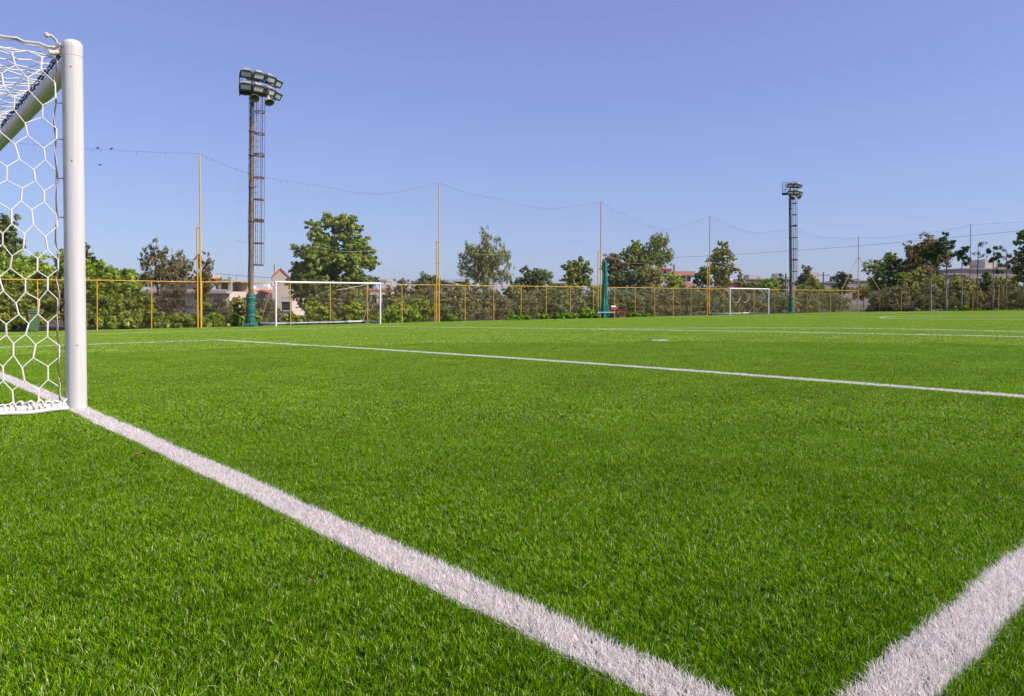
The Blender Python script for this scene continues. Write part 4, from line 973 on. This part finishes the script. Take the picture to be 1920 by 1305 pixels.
# bright weeds at the fence foot
for i, (xc, hw, yt) in enumerate(((962, 20, 589), (985, 16, 588), (1015, 16, 586), (1048, 16, 584), (1072, 18, 583), (1104, 18, 577), (1117, 9, 585), (1188, 18, 584), (1212, 12, 587), (1228, 7, 590))):
    px_tree('weed_clump', 'bright green weed clump at the fence foot left of the bench' if xc < 1130 else 'bright green weed clump at the fence foot right of the red chairs', 'weeds', xc, hw, yt, 598, -.7, 'dome', 'weed', 2600, .07, k=12, cr=.3, seed=140+i, shell=.45, aspect=.55, group='bright green weed clumps left of the bench' if xc < 1130 else 'bright green weed clumps right of the chairs')
# far right corner and end side
for i, (xc, hw, yt) in enumerate(((1635, 14, 572), (1655, 13, 569), (1675, 13, 571), (1695, 12, 572), (1711, 8, 575))):
    px_tree('dry_grass_clump', 'reddish dry grass clump at the foot of the end fence', 'dry grass', xc, hw, yt, 584, .5, 'dome', 'dry', 2600, .13, k=10, cr=.3, seed=160+i, aspect=.12, end=True, group='reddish dry grass clumps by the fence corner')
px_tree('bushy_tree', 'leafy green tree left of the brown-leaved tree on the right', 'tree', 1666, 36, 474, 560, 16, 'round', 'big', 26000, .11, k=40, cr=.19, trunk=.14, seed=54, end=True)
px_tree('bushy_tree', 'bright lower leafy tree between the green and the brown tree on the right', 'tree', 1695, 16, 498, 565, 12, 'round', 'bright', 9000, .10, k=20, cr=.22, trunk=.1, seed=55, end=True)
px_tree('brown_tree', 'tall tree with brown-olive foliage behind the slender pines', 'tree', 1732, 46, 432, 540, 17, 'round', 'euca_brown', 26000, .115, k=46, cr=.16, trunk=.18, bark='bark_pale', seed=56, end=True, multi=3)
px_tree('bushy_tree', 'olive-coloured thicket tree under the brown tree on the right', 'tree', 1735, 50, 508, 572, 11, 'round', 'euca', 18000, .10, k=34, cr=.2, trunk=.08, seed=57, end=True)
px_tree('bushy_tree', 'low green tree behind the slender pines right of the brown tree', 'tree', 1805, 36, 512, 572, 12, 'round', 'euca', 14000, .10, k=28, cr=.2, trunk=.08, seed=58, end=True)
px_tree('bushy_tree', 'dark green bushy tree behind the braced far pole', 'tree', 1852, 22, 510, 565, 13, 'round', 'dark', 12000, .11, k=26, cr=.2, trunk=.08, seed=59, end=True)
px_tree('bushy_tree', 'low olive green tree in front of the beige building on the right', 'tree', 1890, 30, 516, 572, 11, 'round', 'euca', 13000, .10, k=26, cr=.2, trunk=.08, seed=61, end=True)
px_tree('broad_tree', 'tall green tree cut by the right edge of the picture', 'tree', 1922, 26, 422, 530, 9, 'broad', 'big', 22000, .11, k=34, cr=.2, trunk=.16, seed=62, end=True)
def slender_pine(x, base_y, crown, lab, dead=False, r=.11, seed=0, bendx=0.):
    """bare slender trunk with a few flat tufts; crown = list of (x px, y px, half width px)"""
    g_ = random.Random(seed); B = at_v(x, base_y, FV+1.0); X0 = np.array([B[0], B[1], GZ]); Z = depth(B); top = min(c[1] for c in crown) if crown else 470
    hT = at_v(x, top, FV+1.0)[2]-GZ; t = thing('slender_pine', lab, 'tree', tuple(X0), RZ, 'slender pines in a line behind the end fence'); sc = Z/FPX
    pts = [(bendx*sc*math.sin(k*3)*.3 + g_.uniform(-.03, .03), 0, hT*k) for k in np.linspace(-.01, .97, 9)]; pts = [(p[0]+ (1-k/8)*bendx*sc*.4, p[1], p[2]) for k, p in enumerate(pts)]
    mb = MB(); mb.tube(pts, [r*(1-.75*k/8) for k in range(9)], 8); tk = mb.build('trunk', M['bark_pale'] if not dead else M['bark'], t)
    C, Rr = [], []
    for (cx, cy, hw) in crown:
        q = at_v(cx, cy, FV+1.0); c = Vector(((cx-x)*sc, g_.uniform(-.4, .4), q[2]-GZ)); a = Vector((0, 0, min(hT*.97, c.z-.15*abs(c.x)-.1)))
        mb = MB(); mb.tube([a, a.lerp(c, .5)+Vector((0, 0, -.06)), c], [.04, .028, .01], 5); mb.build('branch', M['bark'], tk)
        for _ in range(4): C.append((c.x+g_.uniform(-1, 1)*hw*sc*.7, c.y+g_.uniform(-.5, .5), c.z+g_.uniform(-.12, .14))); Rr.append((hw*sc*.5, hw*sc*.5, .14+hw*sc*.12))
        if dead:
            for _ in range(7):
                e = c+Vector((g_.uniform(-1, 1)*hw*sc, g_.uniform(-.4, .4), g_.uniform(-.1, .35))); mb = MB(); mb.tube([a.lerp(c, g_.uniform(.3, 1)), e], [.014, .004], 4); mb.build('branch', M['deadwood'], tk)
    n = 500*len(C) if not dead else 60*len(C)
    V, rn, cc = leaves(np.array(C), np.array(Rr), n, .075 if not dead else .06, shell=.5, seed=seed, aspect=.22); leaf_obj('needles', V, rn, cc, L['pine'] if not dead else L['dry'], t)
slender_pine(1746.5, 584, [(1742, 470, 16), (1752, 478, 15), (1738, 484, 14), (1748, 490, 13), (1734, 476, 10), (1756, 488, 10)], 'slender pine with the leftmost bare trunk and a dark low crown', r=.12, seed=1, bendx=-4)
slender_pine(1773.5, 583, [(1771, 439, 7), (1768, 449, 10), (1778, 456, 9), (1787, 453, 6), (1762, 458, 12), (1771, 463, 14), (1755, 466, 10), (1790, 475, 9), (1783, 463, 7), (1764, 474, 12), (1799, 474, 6), (1785, 480, 9)], 'tallest slender pine with layered dark green tufts', r=.13, seed=2)
slender_pine(1803, 566, [(1805, 466, 7), (1811, 468, 5), (1801, 472, 5), (1810, 484, 7), (1800, 486, 5), (1816, 490, 5), (1807, 496, 6)], 'thin pine with small tufts just left of the braced far pole', r=.09, seed=3)
slender_pine(1832, 575, [(1834, 460, 6), (1838, 456, 5), (1828, 475, 6), (1840, 480, 4)], 'dead leafless pine just right of the braced far pole', dead=True, r=.10, seed=4)
slender_pine(1861.5, 580, [(1868, 464, 6), (1862, 470, 7), (1872, 476, 5), (1858, 484, 7), (1868, 488, 7), (1876, 498, 5), (1873, 508, 6)], 'slim pine with dark tufts right of the dead pine', r=.10, seed=5)
slender_pine(1886, 577, [(1886, 470, 4), (1890, 480, 5), (1895, 490, 4), (1882, 484, 3)], 'rightmost slender trunk, nearly bare, beside the tall edge tree', dead=True, r=.085, seed=6)
for i, (xc, hw, yt) in enumerate(((1720, 14, 578), (1790, 14, 579), (1808, 14, 571), (1835, 12, 577), (1880, 18, 578), (1910, 14, 577))):
    px_tree('weed_clump', 'green weed clump at the foot of the end fence', 'weeds', xc, hw, yt, 583, .4, 'dome', 'weed' if i < 2 else 'yellowg', 2000, .08, k=10, cr=.3, seed=180+i, end=True, group='green weed clumps along the end fence')

# fallen wooden prop and loose canes leaning on the fence
P0 = at_u(838, 575, FU+.35); P1 = at_u(845, 602, FU+.35)
t = thing('leaning_board', 'grey weathered board leaning beside the second net pole', 'board', (P1[0], P1[1], GZ)); mb = MB(); mb.bar((0, 0, 0), (P0[0]-P1[0], P0[1]-P1[1]+.05, P0[2]-GZ), .09, .03); mb.build('plank', M['pole_wood'], t); mb = MB(); mb.bar((-.5, .02, P0[2]-GZ-.03), (.4, .03, P0[2]-GZ+.02), .05, .03); mb.build('crosspiece', M['pole_wood'], t)

# ------------------------------------------------------------------ buildings beyond the trees
def building(name, lab, cat, x0, x1, ytop, Z, wall, D=8., yaw=0.):
    P = at_z(x0, ytop, Z); Q = at_z(x1, ytop, Z); W = (x1-x0)*Z/FPX
    t = thing(name, lab, cat, ((P[0]+Q[0])/2, (P[1]+Q[1])/2, GZ-.02), RZ+yaw); h = P[2]-GZ
    mb = MB(); mb.box(-W/2, W/2, 0, D, 0, h); mb.build('wall', M[wall], t); return t, W, h, Z/FPX
def window(t, x, z, w_, h_, y=-.0, frame_='whitewall', pane='glass'):
    mb = MB(); f = .07
    for a in ((x-w_/2-f, x-w_/2, z, z+h_), (x+w_/2, x+w_/2+f, z, z+h_), (x-w_/2-f, x+w_/2+f, z+h_, z+h_+f), (x-w_/2-f, x+w_/2+f, z-f, z)): mb.box(a[0], a[1], y-.08, y+.02, a[2], a[3])
    o = mb.build('window', M[frame_], t); mb = MB(); mb.box(x-w_/2, x+w_/2, y-.025, y-.005, z, z+h_); mb.build('pane', M[pane], o)
def gable(t, W, h, D, rise, over=.35, mat='tile', ridge=None, thick=.18):
    rx = 0 if ridge is None else ridge
    mb = MB(); pr = [(-W/2-over, h-.02), (rx, h+rise), (W/2+over, h-.02), (W/2+over, h-.02-thick), (rx, h+rise-thick), (-W/2-over, h-.02-thick)]
    vs = [(x, -over, z) for x, z in pr]+[(x, D+over, z) for x, z in pr]; n = 6
    mb.add(vs, [(0, 1, 4, 5), (1, 2, 3, 4), (11, 10, 7, 6), (10, 9, 8, 7)]+[(i, i+n, (i+1) % n+n, (i+1) % n) for i in range(n)]); r = mb.build('roof', M[mat], t)
    return r
# unfinished concrete house left of the nearer tower
t, W, h, s = building('concrete_house', 'unfinished cream concrete house with open upper floor left of the nearer tower', 'house', 268, 430, 546, 62, 'cream', 9)
mb = MB(); mb.box(-W/2-.4, W/2+.2, -1.2, 0, h-.15, h+.06); bl = mb.build('balcony', M['concrete'], t); mb = MB(); mb.box(-W/2-.4, W/2+.2, -1.2, -1.1, h+.06, h+.16); mb.build('parapet', M['cream'], bl)
mb = MB(); up = .8
mb.box(-W/2+.5, W/2, .4, 8.6, h+up, h+up+.2); mb.build('roof', M['concrete'], t)
for x_ in (-W/2+.6, -W/6, W*.18, W*.34, W/2-.15):
    mb = MB(); mb.box(x_-.13, x_+.13, .5, .76, h+.06, h+up+(.35 if x_ > W/2-.3 else 0)); mb.build('column', M['concrete'], t)
mb = MB(); mb.box(-W/2+.6, W*.1, 1.6, 1.8, h+.06, h+up); mb.box(W*.1, W/2, 5.6, 5.8, h+.06, h+up); mb.build('upper_wall', M['cream'], t)
for k, x_ in enumerate((-2.2, -.4, 1.3, 2.6)): window(t, x_, h-1.5, .8, .95)
mb = MB(); mb.box(-W*.09, W*.13, 3, 5, h+up+.2, h+up+.55); mb.build('roof_box', M['salmon'], t)
for x_ in (.2, .35, .9): mb = MB(); mb.bar((W*.3+x_, 3, h+up+.2), (W*.3+x_, 3, h+up+.55), .03); mb.build('rebar', M['rust'], t)
# low red-roofed houses seen right of the nearer tower
t, W, h, s = building('low_house', 'low pale house with red tiled roof directly behind the nearer tower', 'house', 430, 468, 556, 80, 'cream', 7); gable(t, W, h, 7, .55); window(t, -.4, h-1.3, .7, .8)
t, W, h, s = building('low_house', 'low pale house with a wide red roof between tower and grey gabled house', 'house', 470, 512, 551, 84, 'whitewall', 7); gable(t, W, h, 7, .5); window(t, .4, h-1.2, .7, .8); window(t, -.8, h-1.2, .6, .7)
for i, (x0, x1, y0, Z, wl, lab) in enumerate(((446, 476, 541, 130, 'pinkish', 'distant pinkish flat-roofed block behind the nearer tower, below the water tank'), (481, 503, 537, 150, 'whitewall', 'distant white block seen right of the nearer tower'), (430, 450, 545, 140, 'cream', 'distant cream block left of the nearer tower'))):
    t, W, h, s = building('distant_block', lab, 'building', x0, x1, y0, Z, wl, 10)
    for k in range(2): window(t, -W/4+k*W/2, h-1.6, W*.16, .8)
    mb = MB(); mb.box(-W*.2, W*.15, 2, 4, h, h+.5); mb.build('roof_hut', M['whitewall'], t)
    if i == 0: mb = MB(); mb.lathe([(.75, h+.02), (.8, h+.4), (.8, h+1.0), (.4, h+1.15)], 12, Matrix.Translation((-W*.25, .9, 0))); mb.build('water_tank', M['dark_steel'], t)
# grey gabled house
t, W, h, s = building('gabled_house', 'grey gabled house with terracotta roof left of the big tree', 'house', 511, 541, 517, 66, 'greywall', 9, yaw=.30)
mb = MB(); mb.add([(-W/2, .001, h), (W/2, .001, h), (0, .001, h+.66), (-W/2, .2, h), (W/2, .2, h), (0, .2, h+.66)], [(0, 1, 2), (5, 4, 3), (0, 2, 5, 3), (1, 4, 5, 2)]); mb.build('gable_end', M['greywall'], t); gable(t, W, h, 9, .72, over=.06)
mb = MB(); mb.tube([(-W*.35, .3, h), (-W*.35, .3, h+1.0)], .07, 8); mb.build('stove_pipe', M['concrete'], t)
t, W, h, s = building('annex', 'low cream annex at the foot of the grey gabled house', 'house', 526, 548, 556, 63, 'cream', 4); window(t, 0, h-1.1, .8, .7)
t, W, h, s = building('cream_house', 'cream house half hidden behind the big tree', 'house', 548, 600, 522, 74, 'cream', 8); gable(t, W, h, 8, .5)
for k in range(3): window(t, -W/3+k*W/3, h-1.5, .7, .9)
for k in range(3): window(t, -W/3+k*W/3, h-3.6, .7, .9)
t, W, h, s = building('terrace_house', 'pinkish-cream house with roof terrace posts right of the big tree', 'house', 683, 734, 544, 70, 'pinkish', 8)
mb = MB(); mb.box(-W/2+.2, W/2-.6, 1, 6, h+.85, h+1.02); mb.build('canopy', M['concrete'], t)
for x_ in (-W/2+.4, 0, W/2-.8, W/2-.15): mb = MB(); mb.box(x_-.08, x_+.08, 1.1, 1.3, h, h+.85); mb.build('canopy_post', M['cream'], t)
window(t, -.5, h-1.3, .8, .9); window(t, .8, h-1.3, .8, .9); mb = MB(); mb.box(-W/2, W/2, -.05, .1, h, h+.2); mb.build('parapet', M['salmon'], t)
t, W, h, s = building('shed', 'long low grey shed beside the airy eucalyptus', 'shed', 818, 850, 530, 95, 'greywall', 6); gable(t, W, h, 6, .35, mat='concrete'); window(t, 0, h-1.2, .8, .6)
t, W, h, s = building('cabin', 'small dark cabin with flat roof under the airy eucalyptus', 'cabin', 851, 864, 528, 100, 'dark_steel', 4); mb = MB(); mb.box(-W/2-.2, W/2+.2, -.2, 4.2, h+.002, h+.15); mb.build('roof', M['concrete'], t); window(t, 0, h-1, .5, .5)
t, W, h, s = building('flat_roof_house', 'tan flat-roofed house left of the round tree', 'house', 1036, 1069, 531, 115, 'pinkish', 8)
mb = MB(); mb.box(-W/2-.4, W/2+.4, -.5, 8, h+.003, h+.28); mb.build('roof', M['whitewall'], t)
for k in range(3): window(t, -W/3+k*W/3, h-1.5, .7, .9)
mb = MB(); mb.box(-W*.1, W*.12, 1, 2, h+.28, h+.6); mb.build('water_tank', M['dark_steel'], t)
# salmon house
t, W, h, s = building('salmon_house', 'salmon and white house with a red roof and chimney behind the light green eucalyptus', 'house', 1240, 1300, 516, 118, 'whitewall', 8)
mb = MB(); mb.box(-W*.12, W/2+.15, -.5, 8, h, h+.62); mb.build('parapet', M['salmon'], t)
mb = MB(); mb.box(-W/2-.8, -W*.12, 1, 8, 0, h+1.0); mb.build('upper_block', M['pinkish'], t)
mb = MB(); mb.add([(-W/2-1.3, .6, h+1.0), (-W*.1, .6, h+1.0), (-W*.1, 8.3, h+1.0), (-W/2-1.3, 8.3, h+1.0), (-W/2+.2, 3.5, h+1.55), (-W*.3, 3.5, h+1.55)], [(3, 2, 1, 0), (0, 1, 5, 4), (1, 2, 5), (2, 3, 4, 5), (3, 0, 4)]); mb.build('roof', M['tile'], t)
mb = MB(); mb.box(-W*.10, W/2+.2, -.6, -.001, h-1.9, h-1.2); mb.build('balcony', M['salmon'], t)
for k in range(3): window(t, W*.02+k*W*.17, h-.95, .55, .8)
for k in range(3): window(t, W*.02+k*W*.17, h-3.2, .55, .9)
window(t, -W*.35, h+.2, .5, .6, y=.97)
mb = MB(); mb.tube([(-.1, 2, h), (-.1, 2, h+1.75)], .11, 10); mb.build('chimney', M['dark_steel'], t)
# orange-red building, silo, long grey sheds
t, W, h, s = building('orange_building', 'orange-red low building behind the farther small goal', 'building', 1358, 1424, 528, 135, 'orangewall', 7)
mb = MB(); mb.box(-W/2-.2, W*.1, -.4, 7.2, h+.003, h+.2); mb.build('roof', M['concrete'], t)
for x_ in (-W*.3, -W*.02): mb = MB(); mb.box(x_-.55, x_+.55, -.06, -.002, h-2.2, h-.6); mb.build('pale_panel', M['farwall'], t)
window(t, W*.25, h-1.4, 1.0, .7)
t, W, h, s = building('white_silo', 'small white round silo left of the orange-red building', 'silo', 1366, 1370, 530, 150, 'whitewall', .3)
mb = MB(); mb.lathe([(.45, 0), (.45, h+.4), (.3, h+.7), (.02, h+.8)], 14, Matrix.Translation((0, -.5, 0))); mb.build('tank', M['whitewall'], t)
def far_long(x0, x1, y0, Z, lab, nwin, extras=()):
    t, W, h, s = building('long_building', lab, 'building', x0, x1, y0, Z, 'farwall', 12)
    for k in range(nwin): window(t, -W/2+(k+.7)*W/(nwin+.4), h-2.6, 1.1, 1.2)
    mb = MB(); mb.box(-W/2-.2, W/2+.2, -.25, 12.2, h+.003, h+.22); mb.build('roof_edge', M['concrete'], t)
    for (a, b, hh) in extras: mb = MB(); mb.box(-W/2+a*W, -W/2+b*W, 1, 5, h+.22, h+.22+hh); mb.build('roof_hut', M['cream'], t)
    return t
far_long(1398, 1482, 524, 175, 'long grey building left of the farther floodlight tower', 6, ((.1, .28, .9), (.35, .4, .6), (.75, .78, 1.2)))
far_long(1486, 1592, 530, 175, 'long grey-pink building right of the farther floodlight tower', 7, ((.28, .5, 2.2),))
far_long(1588, 1642, 527, 180, 'grey building with a slanted dark roof edge behind the corner pole', 4, ((.1, .3, .5), (.5, .9, .4)))
far_long(1770, 1812, 515, 120, 'pale building glimpsed between the slender pines', 3)
t = far_long(1812, 1912, 505, 125, 'long beige building with roof structures behind the dead pine', 7, ((.42, .62, 1.5), (.8, .9, .8)))
t, W, h, s = building('tower_block', 'beige round-cornered water tower rising behind the dead pine', 'water tower', 1827, 1838, 500, 140, 'pinkish', 1.2)
mb = MB(); mb.lathe([(.75, 0), (.75, h+.3), (.62, h+.32), (.62, h+1.0), (.3, h+1.15)], 16, Matrix.Translation((0, .6, 0))); mb.build('tank', M['pinkish'], t)
mb = MB(); mb.lathe([(.9, h+.28), (.9, h+.4)], 16, Matrix.Translation((0, .6, 0))); mb.build('rim', M['concrete'], t)
# utility poles and cables
def upole(x, yt, Z, lab):
    P = at_z(x, yt, Z); t = thing('utility_pole', lab, 'utility pole', (P[0], P[1], GZ), RZ); h = P[2]-GZ
    mb = MB(); mb.tube([(0, 0, -.05), (0, 0, h)], [.14, .10], 8); mb.build('pole', M['pole_wood'], t); mb = MB(); mb.bar((-.9, 0, h-.5), (.9, 0, h-.5), .09); mb.build('crossarm', M['pole_wood'], t)
    for x_ in (-.8, 0, .8): mb = MB(); mb.lathe([(.04, h-.44), (.06, h-.35), (.03, h-.28)], 8, Matrix.Translation((x_, 0, 0))); mb.build('insulator', M['concrete'], t)
upole(1473.5, 513, 95, 'wooden utility pole with crossarm just left of the farther tower')
upole(1544, 510, 120, 'thin utility pole behind the long grey-pink building')
def cable(lab, pts, sag, Z):
    t = thing('overhead_cable', lab, 'cable', tuple(at_z(*pts[0], Z[0]))); o0 = Vector(t.location); a = Vector(at_z(*pts[0], Z[0])); b = Vector(at_z(*pts[1], Z[1])); mb = MB()
    mb.tube([a.lerp(b, s)-o0-Vector((0, 0, sag*4*s*(1-s))) for s in np.linspace(0, 1, 30)], .016, 4); mb.build('wire', M['black_cord'], t)
cable('thin overhead cable rising to the right above the far trees', ((1180, 486), (1990, 424)), .5, (100, 84))
cable('thin low overhead cable between the nearer tower and the second net pole', ((405, 513), (905, 522)), .5, (70, 80))

# ------------------------------------------------------------------ fallen leaves and bits on the turf
def ground_pt(x, y):
    d = ray(x, y)
    lo, hi = .3, 80.
    for _ in range(50):
        m_ = (lo+hi)/2; p = CAM+d*m_
        if p[2] > gz(p[1])+.024: lo = m_
        else: hi = m_
    return CAM+d*lo
def leaf(x, y, s, lab, group=None, rz=0.):
    p = ground_pt(x, y); t = MB(); pts = []; n = 7
    for i in range(n):
        k = i/(n-1); w_ = math.sin(k*math.pi)**.7*s*.28; zc = .25*s*math.sin(k*2.5)
        pts += [(k*s-s/2, -w_, zc+.12*s), (k*s-s/2, 0, zc), (k*s-s/2, w_, zc+.1*s)]
    t.add(pts, [(i*3+j, i*3+j+1, (i+1)*3+j+1, (i+1)*3+j) for i in range(n-1) for j in range(2)])
    t.tube([(-s/2, 0, .0), (-s*.75, .01*s, .1*s)], .0012+s*.01, 4)
    o = t.build('fallen_leaf', M['fallen'], None, tuple(p)); o.rotation_euler = (0, .1, rz); tag(o, lab, 'leaf', group)
leaf(262, 857, .06, 'dark curled leaf on the turf just left of the goal line, below the post', rz=.3)
leaf(292, 853, .035, 'small brown leaf scrap touching the goal line edge near the post', rz=2)
leaf(584, 1093, .026, 'reddish leaf scrap on the turf left of the goal line in the foreground', rz=1)
leaf(1178, 800+112, .02, 'tiny reddish leaf scrap in the middle of the near turf', rz=2.5)
for (x, y, s) in ((603, 742, .05), (495, 730, .05), (1302, 745, .05), (1535, 742, .06), (1262, 917, .018), (855, 771, .04), (1610, 690, .07), (760, 700, .06), (1040, 655, .09), (1790, 680, .07), (430, 800, .03), (960, 1180, .012), (1560, 1083, .014), (330, 1010, .018)):
    leaf(x, y, s, 'small dry leaf fragment lying on the green turf', 'dry leaf fragments scattered on the turf', rz=random.uniform(0, 6))
